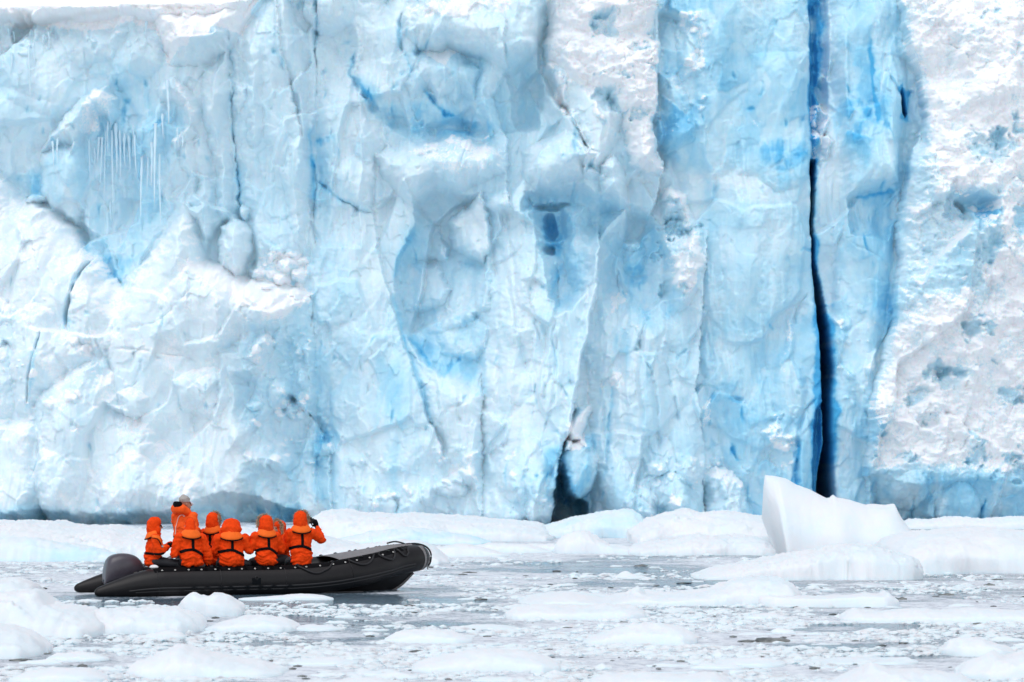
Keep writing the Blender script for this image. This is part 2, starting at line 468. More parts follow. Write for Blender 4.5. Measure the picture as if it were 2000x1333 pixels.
# C: crest and overhang
crest = [(1060, -60), (1290, -60), (1280, 60), (1286, 150), (1278, 230), (1284, 290), (1300, 340), (1262, 340), (1226, 330), (1222, 270), (1212, 220), (1200, 190), (1170, 170), (1120, 150), (1066, 100)]
P(crest, 1.4, 24)
P([(1060, 120), (1110, 95), (1190, 180), (1212, 215), (1216, 270), (1160, 330), (1145, 280), (1110, 200), (1080, 160)], 0.9, 18)
L([(1060, 170), (1110, 220), (1140, 290), (1165, 330)], 16, 0.5)
P([(1020, 290), (1060, 262), (1110, 250), (1160, 300), (1142, 345), (1100, 360), (1050, 370), (1020, 345)], 1.6, 16, g=(0, 0.7))
P([(1168, 320), (1200, 300), (1226, 350), (1226, 395), (1212, 402), (1190, 385), (1172, 380)], 1.7, 14)
P([(1020, 372), (1060, 368), (1140, 355), (1175, 385), (1225, 402), (1190, 440), (1168, 480), (1160, 540), (1110, 610), (1080, 600), (1060, 520), (1040, 440)], -1.1, 14)
P([(1100, 400), (1150, 400), (1165, 470), (1150, 560), (1120, 570), (1100, 500)], 0.5, 14)
E(1075, 440, 16, 30, -0.55); E(1074, 488, 14, 13, -0.6); E(1028, 398, 12, 20, -0.5); E(1086, 560, 9, 44, -0.4); E(1078, 400, 40, 8, -0.5)
P([(1050, 458), (1086, 466), (1104, 460), (1098, 476), (1056, 476)], 0.4, 4)
P([(1175, 470), (1240, 400), (1290, 420), (1330, 560), (1330, 640), (1250, 600), (1170, 580)], -0.7, 22)
E(1245, 500, 22, 34, 0.5); E(1240, 475, 20, 10, 0.35)
P([(1292, 380), (1310, 358), (1345, 372), (1372, 440), (1378, 510), (1365, 560), (1330, 612), (1312, 605), (1305, 540), (1298, 470)], 0.9, 12)
P([(1140, 650), (1170, 580), (1230, 590), (1300, 640), (1350, 760), (1380, 880), (1370, 1060), (1160, 1060), (1155, 880), (1150, 780)], 0.9, 30)
for q in [[(1180, 780), (1178, 880)], [(1200, 740), (1190, 830), (1178, 940)], [(1240, 640), (1280, 760), (1290, 900)], [(1300, 700), (1330, 840)], [(1210, 520), (1208, 640)]]:
    L(q, 5, -0.45)
P([(1082, 930), (1100, 900), (1118, 960), (1150, 985), (1152, 1060), (1066, 1060), (1078, 980)], -2.4, 7)
P([(1092, 895), (1104, 862), (1150, 858), (1166, 900), (1160, 955), (1140, 980), (1122, 992), (1105, 975), (1094, 940)], 2.0, 8)
P([(1105, 830), (1130, 795), (1155, 790), (1150, 830), (1138, 850), (1140, 870), (1120, 862), (1112, 880), (1102, 885)], 1.5, 6)
L([(1130, 740), (1118, 830), (1100, 890)], 8, -0.8)
for c in [(1310, 960, 36, 34), (1250, 985, 36, 34), (1205, 950, 34, 60), (1330, 1000, 34, 34), (1350, 920, 24, 30), (1280, 915, 22, 16)]:
    E(*c, 0.6)
P([(1375, 1000), (1380, 930), (1400, 915), (1440, 925), (1462, 950), (1478, 1000), (1490, 1060), (1370, 1060)], 1.7, 18)
# D: tall blue panel
pan = [(1375, -60), (1584, -60), (1586, 300), (1590, 480), (1602, 560), (1612, 700), (1612, 1060), (1480, 1060), (1420, 900), (1368, 700), (1378, 500), (1320, 330), (1300, 260), (1360, 200)]
P(pan, 0.5, 18, warp=0.5)
P([(1380, 0), (1420, 60), (1450, 200), (1458, 290), (1440, 330), (1400, 345), (1330, 330), (1300, 290), (1350, 220)], 0.35, 26)
P([(1290, 130), (1330, 140), (1352, 200), (1362, 270), (1340, 285), (1300, 300), (1285, 220)], 0.8, 14)
P([(1330, 20), (1380, 10), (1382, 60), (1360, 100), (1375, 140), (1335, 160), (1320, 80)], 0.4, 10)
P([(1440, 340), (1480, 345), (1520, 376), (1560, 368), (1586, 345), (1586, 100), (1470, 100)], 0.28, 12, warp=0.5)
L([(1450, 335), (1490, 355), (1520, 376), (1560, 366), (1588, 342)], 3, -0.12)
for q in [[(1420, 420), (1412, 640), (1420, 800), (1440, 900)], [(1480, 380), (1490, 560), (1480, 760)], [(1550, 400), (1545, 600)], [(1400, 620), (1395, 720)], [(1500, 700), (1498, 860)]]:
    L(q, 12, -0.22)
L([(1385, 640), (1400, 720), (1376, 740)], 8, -0.3)
P([(1520, 720), (1548, 620), (1560, 640), (1556, 700), (1585, 760), (1570, 800), (1530, 850), (1510, 780)], 0.35, 14)
P([(1490, 845), (1520, 812), (1545, 850), (1555, 885), (1530, 892), (1500, 870)], 0.5, 10)
L([(1600, 780), (1575, 800), (1562, 850), (1562, 900), (1560, 1000)], 7, -0.6)
L([(1558, 640), (1565, 600), (1580, 570)], 5, -0.4)
L([(1435, 870), (1445, 900)], 5, -0.5); E(1446, 779, 10, 6, -0.15)
# F: panel right of the crevasse
pf = [(1622, -60), (1632, 200), (1645, 320), (1640, 500), (1625, 640), (1632, 720), (1628, 800), (1640, 960), (1645, 1060), (1720, 1060), (1720, 700), (1760, 420), (1780, 200), (1760, -60)]
P(pf, 0.5, 14, warp=0.5)
P([(1636, -60), (1730, -60), (1756, 80), (1772, 150), (1770, 240), (1762, 300), (1757, 356), (1720, 366), (1655, 386), (1648, 300), (1640, 180)], 0.7, 14, g=(0, 0.4), warp=0.6)
P([(1655, 388), (1700, 372), (1758, 366), (1756, 420), (1740, 470), (1660, 460)], -0.5, 8)
L([(1668, 386), (1700, 374), (1756, 368)], 7, -0.45)
L([(1655, 60), (1650, 300)], 6, 0.2)
L([(1700, 180), (1708, 260), (1720, 330)], 10, -0.2)
L([(1762, 172, 0.6), (1766, 200, 1), (1772, 226, 0.7)], 5, -2.2, warp=0.1)
L([(1730, 130), (1745, 160), (1762, 185)], 4, -0.5)
L([(1660, 470), (1700, 490), (1735, 520), (1742, 560)], 3, -0.25)
L([(1745, 620), (1735, 660), (1720, 690)], 6, -0.6)
P([(1690, 720), (1700, 690), (1722, 680), (1716, 720), (1700, 745)], 0.6, 8)
# E: the crevasse
P([(1583, -60), (1621, -60), (1624, 100), (1622, 200), (1618, 306), (1600, 312), (1586, 310), (1584, 150)], -0.8, 5, warp=0.45)
P([(1584, 0), (1600, 0), (1606, 150), (1600, 215), (1586, 215)], -0.45, 5, warp=0.5)
P([(1584, 308), (1597, 308), (1594, 400), (1596, 500), (1612, 560), (1626, 640), (1634, 720), (1629, 790), (1634, 880), (1642, 965), (1643, 1060), (1606, 1060), (1608, 960), (1616, 860), (1612, 780), (1608, 690), (1600, 600), (1590, 500), (1586, 400)], -6.0, 3.0, warp=0.25)
P([(1596, 800), (1616, 780), (1616, 960), (1610, 1060), (1590, 1060), (1592, 900)], -1.2, 6, warp=0.4)
for q_, a_ in (([(1588, 238), (1592, 205), (1600, 196), (1607, 210), (1601, 238), (1594, 250)], .8), ([(1603, 252), (1610, 236), (1622, 226), (1619, 256), (1610, 268)], .7), ([(1587, 262), (1598, 250), (1612, 262), (1622, 262), (1622, 306), (1606, 312), (1588, 310)], .75), ([(1590, 270), (1602, 262), (1606, 280), (1594, 290)], .35), ([(1586, 102), (1594, 100), (1598, 116), (1590, 124)], .5)):
    P(q_, a_, 5, warp=0.6)
# G: rough white mass, right
rough = [(1745, -60), (1760, 40), (1765, 100), (1792, 150), (1806, 230), (1800, 280), (1770, 320), (1760, 420), (1756, 500), (1758, 560), (1742, 640), (1728, 720), (1700, 790), (1698, 860), (1700, 930), (1722, 1000), (1730, 1060), (3600, 1060), (3600, -60)]
P(rough, 1.6, 40)
P([(1850, 350), (1900, 380), (1935, 385), (1930, 440), (1900, 460), (1870, 440), (1830, 430), (1840, 390)], -0.7, 12)
E(1900, 400, 40, 22, -0.7); E(1842, 728, 44, 10, -0.4); L([(1830, 800), (1875, 815), (1890, 850), (1870, 880)], 8, -0.6)
E(1810, 820, 20, 14, -0.5); L([(1985, 60), (1970, 120), (1940, 150)], 8, -0.6)
P([(1700, 930), (1780, 945), (1900, 930), (2000, 955), (3600, 950), (3600, 1060), (1720, 1060)], -0.6, 20)
for x in (1755, 1790, 1832, 1920, 1960):
    L([(x, 970), (x + 2, 1040)], 4, -0.5)
E(1780, 960, 34, 40, 0.5); E(1875, 1000, 40, 60, 0.5)

# buttress edges that stand clear of what is behind them
step_edge([(1282, -60), (1290, 60), (1284, 150), (1276, 235), (1298, 320), (1286, 380), (1270, 430)], 0.9, 220, 1)
step_edge([(1746, -90), (1762, 60), (1792, 135), (1808, 230), (1774, 320), (1758, 420), (1757, 520), (1743, 630), (1724, 720), (1702, 800), (1697, 900), (1706, 1060)], 0.9, 260, -1)
step_edge([(1172, 430), (1168, 560), (1138, 700), (1115, 820), (1085, 930), (1074, 1050)], 1.3, 220, 1)
step_edge([(1384, 440), (1372, 640), (1364, 760), (1380, 880), (1376, 1050)], 0.7, 180, 1)
step_edge([(532, -40), (560, 160), (584, 260), (600, 350), (598, 520)], 0.4, 160, 1)
step_edge([(1062, 60), (1066, 120), (1110, 200), (1145, 290), (1140, 350)], 0.6, 150, -1)
step_edge([(725, 290), (722, 410), (750, 545), (790, 690), (846, 840), (868, 900)], 0.4, 170, 1)
step_edge([(985, 20), (992, 130), (962, 180), (990, 270), (985, 350), (1000, 420)], 0.7, 140, 1)
step_edge([(450, 120), (452, 260), (464, 420)], 0.3, 110, 1)
step_edge([(940, 730), (938, 900), (945, 1040)], 0.25, 130, 1)
step_edge([(604, 560), (612, 700), (600, 800), (640, 900), (650, 1030)], 0.5, 140, 1)
# ---- texture of the surface, differing by region
rgh = np.zeros(U.shape); smo = np.zeros(U.shape)
P(rough, 1.0, 20, F=rgh, mode='s'); P(crest, 0.95, 18, F=rgh, mode='s')
P([(1292, 360), (1345, 372), (1378, 510), (1330, 612), (1298, 470)], 0.9, 8, F=rgh, mode='s')
P([(1700, 935), (3600, 940), (3600, 1060), (1700, 1060)], -0.8, 16, F=rgh, mode='s')
P([(-800, -60), (470, -60), (460, 60), (330, 120), (280, 40), (150, 60), (-800, 60)], 0.5, 12, F=rgh, mode='s')
P([(455, 560), (600, 560), (640, 900), (600, 960), (470, 900)], 0.35, 30, F=rgh, mode='s')
P(pan, 0.7, 20, F=smo, mode='s'); P(pf, 0.6, 20, F=smo, mode='s')
P([(612, 60), (780, 280), (800, 700), (900, 1060), (610, 1060)], 0.3, 30, F=smo, mode='s')
rgh = np.clip(rgh + 0.5 * outside, 0, 1); smo = np.clip(smo, 0, 1)
def blur(F, n, it=2):
    for _ in range(it):
        for ax in (0, 1):
            c = np.cumsum(np.pad(F, [(n + 1, n) if k == ax else (0, 0) for k in (0, 1)], mode='edge'), axis=ax)
            m = 2 * n + 1
            F = (c[m:] - c[:-m]) / m if ax == 0 else (c[:, m:] - c[:, :-m]) / m
    return F
w1 = 16 * fbm(U / 120, V / 160, 5, 3); w2 = 16 * fbm(U / 120, V / 160, 6, 3)
Us, Vs = U + w1, V + w2
f1, e1 = facets(Us / 120 + 0.25 * V / 150, Vs / 210, 21, 1.5, 0.9)
f2, e2 = facets((Us + 0.3 * Vs) / 52, (Vs - 0.2 * Us) / 84, 22, 1.5, 0.6)
f4, e4 = facets((UW - 0.25 * VW) / 30, (VW + 0.2 * UW) / 44, 24, 1.5, 0.6)
f3, e3 = facets(UW / 19, VW / 22, 23, 1.4, 0.8)
f1 = blur(f1, 1, 2); f2 = blur(f2, 1, 1)
patch = sstep(-0.25, 0.35, fbm(U / 110, V / 140, 37, 3))
Dp += 0.62 * f1 * (1 - 0.72 * smo) + 0.36 * f2 * (1 - 0.8 * smo) * (0.25 + 0.75 * patch)
Dp += 0.13 * f4 * (0.2 + 0.8 * sstep(-.3, .3, fbm(U / 90, V / 90, 39, 2))) * (1 - 0.7 * smo)
Dp += f3 * (0.03 * patch * (1 - smo) + 0.07 * rgh)
Dp += 0.10 * fbm(Us / 46, Vs / 90, 31, 4, 0.42) * (1 - 0.4 * smo)
Dp += rgh * (0.42 * fbm(U / 150, V / 100, 32, 3) + 0.20 * ridged(UW / 70, VW / 48, 33, 4, 0.5) * (0.4 + 0.6 * patch) + 0.15 * fbm(U / 19, V / 14, 34, 5, 0.62) * (0.75 + 0.25 * patch))
Dp += fbm(Us / 17, Vs / 190, 35, 3) * (1 - rgh) * (0.025 + 0.075 * sstep(-.1, .4, fbm(U / 130, V / 260, 38, 2)))
Dp += 0.022 * fbm(U / 8, V / 8, 36, 3, 0.6) * (0.15 + 0.85 * patch)

# ---- colour of the ice itself; the crevasse also carries painted light and shade
def PB(pts, a, soft=18): P(pts, a, soft, F=Bl, mode='s')
PB([(140, 160), (230, 110), (300, 160), (330, 300), (320, 440), (250, 540), (200, 540), (150, 440), (60, 380), (66, 300), (150, 260)], 0.22, 30)
PB([(60, 380), (150, 440), (235, 560), (200, 545), (120, 440)], 0.3, 12)
PB([(195, 500), (250, 500), (235, 560), (210, 540)], 0.4, 10)
PB([(0, 340), (66, 330), (66, 380), (30, 380)], 0.35, 12)
PB([(320, 200), (365, 210), (360, 260), (325, 280)], 0.25, 12)
PB(low, -0.12, 16)
PB([(470, 620), (520, 580), (600, 560), (640, 700), (640, 1000), (560, 940), (500, 860), (440, 760)], 0.28, 34)
PB([(610, 830), (655, 850), (660, 900), (640, 1000), (600, 960)], 0.35, 12)
PB([(735, 700), (790, 720), (790, 960), (765, 960), (750, 820)], 0.22, 16)
PB([(-800, 990), (600, 985), (600, 1100), (-800, 1100)], 0.38, 12)
PB([(474, 905), (562, 900), (590, 985), (560, 1040), (474, 1000)], 0.25, 12)
PB([(600, 250), (700, 280), (720, 420), (760, 560), (800, 800), (700, 800), (610, 700)], 0.10, 40)
PB([(690, 140), (760, 190), (860, 200), (960, 240), (960, 270), (860, 262), (770, 265), (720, 220)], 0.42, 14)
PB([(790, 100), (940, 100), (1050, 90), (1060, 250), (960, 260), (880, 210), (800, 190)], 0.14, 20)
PB([(1060, 20), (1110, 40), (1105, 100), (1070, 90)], 0.35, 10); PB([(1090, 50), (1130, 70), (1110, 100)], 0.2, 8)
PB([(775, 440), (870, 420), (950, 520), (950, 755), (850, 720), (790, 660), (768, 560)], 0.17, 16)
PB([(800, 640), (860, 690), (945, 700), (948, 762), (880, 735), (845, 722), (812, 700)], 0.2, 10)
PB([(870, 420), (945, 372), (957, 485), (948, 512), (880, 480)], -0.15, 6)
PB([(1015, 380), (1060, 372), (1170, 380), (1225, 400), (1170, 480), (1120, 600), (1080, 610), (1050, 520)], 0.25, 14)
PB([(1055, 420), (1100, 420), (1100, 505), (1055, 505)], 0.22, 8)
PB([(1075, 520), (1100, 520), (1095, 610), (1078, 610)], 0.3, 6)
PB([(1175, 480), (1250, 410), (1300, 450), (1330, 600), (1300, 650), (1170, 580)], 0.30, 22)
PB([(1170, 590), (1300, 640), (1360, 800), (1360, 1040), (1160, 1040)], 0.12, 30)
PB([(1060, 880), (1160, 850), (1165, 1060), (1060, 1060)], 0.45, 12)
PB([(1290, -60), (1584, -60), (1586, 345), (1520, 372), (1450, 335), (1330, 330), (1290, 280)], 0.30, 14)
PB([(1300, 140), (1350, 200), (1360, 270), (1300, 290)], 0.2, 14)
PB([(1440, 180), (1580, 220), (1584, 340), (1520, 370), (1450, 320)], 0.14, 30)
PB([(1380, 350), (1520, 378), (1588, 350), (1612, 700), (1612, 1060), (1480, 1060), (1370, 700)], 0.16, 18)
PB([(1370, 780), (1600, 600), (1612, 1060), (1480, 1060), (1380, 900)], 0.18, 40)
PB([(1583, -60), (1621, -60), (1600, 308), (1584, 310)], 0.40, 6); PB([(1583, -60), (1614, -60), (1612, 200), (1600, 308), (1584, 310)], 0.34, 5)  # extra blue on the left only: the right half's light is painted in
PB([(1582, 306), (1600, 306), (1600, 500), (1634, 640), (1645, 1060), (1590, 1060), (1596, 700), (1586, 400)], 0.7, 7)  # clear blue ice, with some recess darkening painted into the slot
PB(pf, 0.26, 16)
PB([(1650, 80), (1710, 100), (1730, 240), (1700, 330), (1660, 300)], 0.22, 22)
PB([(1660, 385), (1756, 366), (1756, 560), (1740, 650), (1700, 600), (1655, 520)], 0.14, 20)
PB([(1740, 560), (1752, 500), (1750, 620), (1722, 690)], 0.3, 8)
PB([(1755, 165), (1778, 170), (1780, 235), (1760, 230)], 0.5, 6)
PB([(1760, 300), (1800, 260), (1810, 400), (1790, 560), (1760, 700), (1740, 660)], 0.12, 24)
PB([(1850, 370), (1935, 380), (1930, 450), (1840, 430)], 0.3, 12)
PB([(1780, 460), (1900, 420), (1990, 440), (1960, 560), (1860, 600), (1780, 560)], 0.12, 40)
PB([(1800, 690), (1890, 690), (1890, 740), (1800, 740)], 0.25, 14)
PB([(1690, 800), (1760, 760), (1900, 800), (2000, 780), (2100, 900), (2100, 960), (1700, 960)], 0.14, 30)
PB([(1698, 925), (2400, 925), (2400, 1060), (1720, 1060)], 0.36, 18)
for q in [[(616, 20), (609, 90)], [(603, 300), (611, 420)], [(184, 500), (152, 555), (136, 620), (139, 662)], [(606, 345), (660, 385), (735, 412)], [(690, 92), (680, 135), (740, 210)],
          [(782, 20), (780, 95)], [(820, 165), (870, 218), (890, 218)], [(760, 560), (795, 690), (845, 830)], [(447, 50), (450, 260), (466, 430)], [(842, 595), (850, 640)], [(1200, 740), (1178, 940)],
          [(1668, 386), (1756, 370)], [(1562, 850), (1560, 1000)], [(1435, 870), (1448, 905)], [(98, 640), (68, 815)], [(1830, 800), (1875, 815), (1890, 850)], [(1985, 60), (1940, 150)], [(600, 240), (607, 330)],
          [(766, 545), (775, 500), (810, 430)], [(790, 650), (845, 722)], [(1700, 60), (1712, 260)]]:
    L(q, 6, 0.35, F=Bl)
for c in [(630, 270, 30, 12), (1245, 530, 40, 30), (1440, 780, 16, 10), (1660, 240, 40, 60), (1870, 830, 20, 16), (1340, 440, 14, 12), (1915, 420, 26, 20), (560, 560, 30, 14), (1215, 690, 24, 70), (1530, 300, 60, 40), (1970, 310, 16, 14)]:
    E(*c, 0.25, F=Bl)
Bb = 0.30 + 0.10 * fbm(U / 200, V / 300, 14, 3)
Bp = Bl - Bb
brk = 0.5 * f1 + 0.55 * f2 + 0.9 * fbm(UW / 55, VW / 110, 42, 4, 0.6)
Bl = Bb + np.where(Bp > 0, Bp * np.clip(0.55 + 0.45 * smo + 0.75 * sstep(-0.30, 0.30, brk + 0.5 * (Bp - 0.25)) - 0.15, 0, 1.1) * 0.88, Bp) + 0.10 * f2 * (1 - rgh) + 0.07 * f1
vein = ridged(Us / 90 + 5, Vs / 170, 61, 3, 0.45)
Bl += 0.30 * sstep(0.80, 0.97, vein) * (1 - 0.6 * rgh) * sstep(-.2, .3, fbm(U / 170, V / 170, 62, 2))
Dp -= 0.10 * sstep(0.84, 0.98, vein) * (1 - 0.5 * smo)
arc_ = V - 0.0011 * (U - 1520) ** 2
Bl += smo * 0.09 * noise(arc_ / 16, arc_ * 0 + 2.5, 63)
# snow crust: sheltered tops and crests
def PS(pts, a, soft=10): P(pts, a, soft, F=Sn, mode='s')
PS([(-800, -60), (530, -60), (470, 60), (420, 60), (330, 130), (300, 60), (240, 45), (150, 60), (80, 40), (-800, 50)], 0.75)
PS(crest, 0.72); PS([(1060, 120), (1110, 95), (1212, 215), (1216, 270), (1190, 330), (1150, 330), (1110, 220)], 0.3)
PS(rough, 0.62, 20); PS([(1698, 915), (2400, 925), (2400, 1060), (1720, 1060)], -0.55, 20)
PS([(1760, 300), (1806, 230), (1830, 420), (1800, 600), (1760, 620)], -0.3, 20)
PS([(1820, 380), (1940, 370), (1940, 460), (1900, 580), (1800, 580)], -0.35, 18)
PS([(1292, 360), (1345, 372), (1378, 510), (1330, 612), (1298, 470)], 0.6)
PS([(160, 210), (178, 165), (222, 185), (215, 250), (160, 260), (128, 290)], 0.5); PS([(340, 150), (388, 220), (340, 300), (330, 275), (365, 250)], 0.5)
PS(low, 0.36, 12); PS([(440, 690), (620, 600), (640, 1100), (470, 1100), (440, 900)], -0.34, 24)
PS([(370, 515), (455, 535), (600, 575), (560, 620), (480, 600)], 0.4)
PS([(780, 5), (1000, -20), (1000, 25), (900, 40), (800, 30)], 0.5); PS([(825, 95), (895, 95), (872, 128)], 0.6, 5)
PS([(800, 290), (900, 265), (985, 290), (980, 330), (900, 350), (850, 330)], 0.35)
PS([(1105, 830), (1155, 790), (1140, 870), (1102, 885)], 0.7, 5)
for pts in [[(1520, 720), (1548, 620), (1558, 660), (1540, 730)], [(1490, 845), (1520, 812), (1545, 850), (1555, 885), (1530, 892)], [(1335, 20), (1380, 15), (1375, 140), (1340, 150)], [(1300, 150), (1330, 150), (1350, 190)],
            [(1510, 905), (1552, 900), (1550, 925)], [(1690, 720), (1722, 680), (1716, 730)], [(1690, 620), (1712, 630), (1700, 650)], [(1370, 790), (1398, 775), (1396, 850), (1375, 840)], [(540, 760), (560, 750), (565, 790)],
            [(560, 800), (600, 780), (596, 820)], [(480, 700), (530, 650), (542, 672), (515, 715)], [(500, 480), (590, 500), (600, 590), (500, 570)], [(1586, 200), (1622, 200), (1620, 306), (1586, 306)], [(910, 880), (870, 930), (910, 930), (930, 910)],
            [(1205, 560), (1225, 590), (1180, 640)], [(1380, 920), (1440, 920), (1470, 960), (1400, 950)], [(1165, 760), (1220, 700), (1225, 760)], [(1460, 225), (1500, 235), (1480, 260)]]:
    PS(pts, 0.45, 8)
Sn += 0.25 * np.clip(fbm(U / 40, V / 50, 41, 4), -1, 1)
# dust on the lip
for q in [[(0, 40), (120, 30), (240, 20)], [(250, 14), (310, 20), (440, 10)]]:
    L(q, 7, 0.30, F=Di)
E(30, 25, 26, 10, 0.35, F=Di); E(230, 680, 160, 26, 0.10, F=Di); E(330, 690, 80, 20, 0.12, F=Di)
E(1790, 950, 22, 30, 0.12, F=Di); E(820, 340, 60, 20, 0.08, F=Di)
PS([(-800, -500), (3000, -500), (3000, -110), (620, -90), (520, -20), (-800, 0)], 1.0)
# upward-facing ice keeps more snow
gz = np.gradient(Dp, vsr, axis=0) * PPM
Sn += 0.22 * sstep(0.4, 1.6, gz)

# crumbs of snow lodged on ledges and stuck to the face
rc = np.random.RandomState(4)
zones = [([(490, 470), (600, 500), (610, 600), (500, 580)], 60), ([(450, 700), (620, 640), (650, 940), (480, 900)], 90), ([(840, 860), (930, 870), (930, 960), (850, 960)], 26), ([(1230, 880), (1480, 900), (1480, 1000), (1240, 1010)], 60),
         ([(1500, 800), (1560, 810), (1560, 930), (1500, 930)], 24), ([(1590, 190), (1620, 190), (1618, 306), (1588, 306)], 8), ([(0, 500), (180, 480), (300, 860), (0, 860)], 40), ([(1620, 600), (1720, 600), (1700, 800), (1620, 800)], 20),
         ([(1060, 100), (1280, 60), (1290, 330), (1080, 200)], 80), ([(0, 20), (470, 10), (460, 100), (0, 110)], 50), ([(1310, 20), (1390, 20), (1380, 280), (1290, 270)], 40), ([(830, 240), (960, 260), (900, 300), (800, 300)], 24),
         ([(700, 880), (860, 900), (860, 1000), (640, 1000)], 30), ([(950, 860), (1070, 860), (1080, 1000), (960, 1000)], 24), ([(1120, 600), (1240, 560), (1260, 760), (1140, 760)], 24), ([(1780, 0), (2000, 0), (2000, 920), (1780, 920)], 170)]
for z_, cnt in zones:
    zz = np.array(z_, float); lo_, hi_ = zz.min(0), zz.max(0); k_ = 0
    while k_ < cnt:
        c_ = rc.uniform(lo_, hi_)
        if sd_poly(np.array([c_[0]]), np.array([c_[1]]), z_)[0] < 0: continue
        k_ += 1; r_ = 2.5 + 9 * rc.rand() ** 2.5
        E(c_[0], c_[1], r_ * rc.uniform(.9, 1.5), r_, 0.012 * r_ + 0.04, rot=rc.uniform(0, 90), warp=1.2)
        E(c_[0], c_[1] - 1, r_ * 1.2, r_, 0.35, F=Sn)
# pits of clear blue in the white crust
for z_, cnt in (([(1790, 0), (2060, 0), (2060, 930), (1740, 930), (1780, 560)], 36), ([(1080, 0), (1280, 20), (1290, 330), (1180, 200)], 18), ([(1300, 380), (1370, 400), (1370, 580), (1320, 600)], 12), ([(1700, 700), (2000, 720), (2000, 940), (1700, 940)], 18)):
    zz = np.array(z_, float); lo_, hi_ = zz.min(0), zz.max(0); k_ = 0
    while k_ < cnt:
        c_ = rc.uniform(lo_, hi_)
        if sd_poly(np.array([c_[0]]), np.array([c_[1]]), z_)[0] < 0: continue
        k_ += 1; r_ = 4 + 22 * rc.rand() ** 2.2; a_ = rc.uniform(.7, 2.2); ro = rc.uniform(-40, 40)
        E(c_[0], c_[1], r_ * a_, r_, -0.014 * r_ - 0.06, rot=ro, warp=3.0)
        E(c_[0], c_[1], r_ * a_ * 1.2, r_ * 1.2, -0.30, F=Sn, rot=ro, warp=3.5)
        E(c_[0], c_[1], r_ * a_, r_, 0.08, F=Bl, rot=ro, warp=3.5)
# light smoothing of single-cell spikes
Dp[1:-1, 1:-1] = 0.6 * Dp[1:-1, 1:-1] + 0.1 * (Dp[:-2, 1:-1] + Dp[2:, 1:-1] + Dp[1:-1, :-2] + Dp[1:-1, 2:])

CLIFF_Y = 101.0
vtop = np.interp(U[0], [-900, -60, 0, 120, 300, 430, 480, 520, 600, 2900], [0, 4, 10, 14, 12, 10, 0, -60, -90, -130]) + 3 * fbm(U[0] / 30, U[0] * 0 + 3.3, 51, 3)
exc = np.maximum(vtop[None, :] - V, 0)
Vc = np.maximum(V, vtop[None, :])
Xc = (U - CX) / FPX * 100.0
jt = np.clip(np.searchsorted(vsr, vtop), 0, len(vsr) - 1)
lip = Dp[jt, np.arange(len(us))]
keep = np.exp(-exc / 8)
Yc = CLIFF_Y - (np.where(exc > 0, lip[None, :] * keep, Dp)) + exc * 0.55
Zc = CAMH + (HY - Vc) / FPX * 100.0 + 0.085 * exc * 0.55 + np.where(exc > 0, 0.5 * fbm(U / 80, V / 40, 52, 3) * (1 - keep), 0)
o = mesh_np('ice_cliff', np.stack([Xc, Yc, Zc], -1).reshape(-1, 3), grid_faces(*U.shape)[:, ::-1], M_CLIFF)
for k, a in (('blue', Bl), ('snow', Sn), ('dirt', np.clip(Di, 0, 1))):
    add_attr(o.data, k, a)
tag(o, 'towering fractured glacier front in pale blue and white ice behind the boat', 'ice cliff', kind='structure')
CLIFF = o

# icicles: hanging rods of ice below the snow folds
M_ICICLE, _t, _b = new_mat('icicle_ice')
_b.inputs['Base Color'].default_value = (0.66, 0.82, 0.92, 1)
_b.inputs['Roughness'].default_value = 0.2
_b.inputs['Subsurface Weight'].default_value = 0.6
_b.inputs['Subsurface Radius'].default_value = (0.5, 0.9, 1.0)
_b.inputs['Subsurface Scale'].default_value = 0.08
ri = random.Random(8)
spots = [(168, 285, 380), (176, 290, 372), (184, 262, 372), (190, 275, 400), (197, 268, 430), (204, 250, 410), (212, 262, 440), (219, 255, 438), (226, 270, 390), (236, 262, 372), (244, 270, 350), (252, 250, 360),
         (262, 262, 385), (272, 300, 470), (284, 300, 440), (296, 280, 480), (304, 262, 440), (312, 300, 455), (318, 240, 330), (358, 270, 330), (350, 262, 300), (110, 285, 410), (100, 290, 360), (55, 90, 200), (62, 95, 178), (78, 60, 98), (4, 60, 85), (12, 65, 92),
         (20, 120, 165), (88, 70, 96), (212, 380, 450), (205, 400, 455), (332, 170, 262), (345, 180, 240), (286, 55, 75)]
for x, y0, y1 in spots:
    y0 += ri.uniform(-14, 10); y1 = y0 + (y1 - y0) * ri.uniform(.3, 1.05)
    i0, i1 = int(np.searchsorted(vsr, y0)), int(np.searchsorted(vsr, y1)); jx = int(np.searchsorted(us, x))
    top = Yc[i0, jx]; front = min(top, float(Yc[i0:i1, max(jx - 2, 0):jx + 3].min())) - 0.03
    z0 = CAMH + (HY - y0) / FPX * 100; z1 = CAMH + (HY - y1) / FPX * 100; X_ = (x - CX) / FPX * 100
    r0 = ri.uniform(.016, .055); nseg = 14; vv = []
    for k in range(nseg):
        f = k / (nseg - 1); r = r0 * (1 - f) ** .75 * (1 + .25 * math.sin(f * 23 + x)) + .003
        for a in range(8):
            vv.append((X_ + r * math.cos(a * math.pi / 4) + .02 * math.sin(f * 3 + x), front + r * math.sin(a * math.pi / 4), z0 + .12 + (z1 - z0 - .12) * f))
    ii = np.arange(nseg * 8).reshape(nseg, 8); jj = np.roll(ii, -1, 1)
    mesh_np('icicle', vv, np.stack([ii[:-1], ii[1:], jj[1:], jj[:-1]], -1).reshape(-1, 4), M_ICICLE, CLIFF)
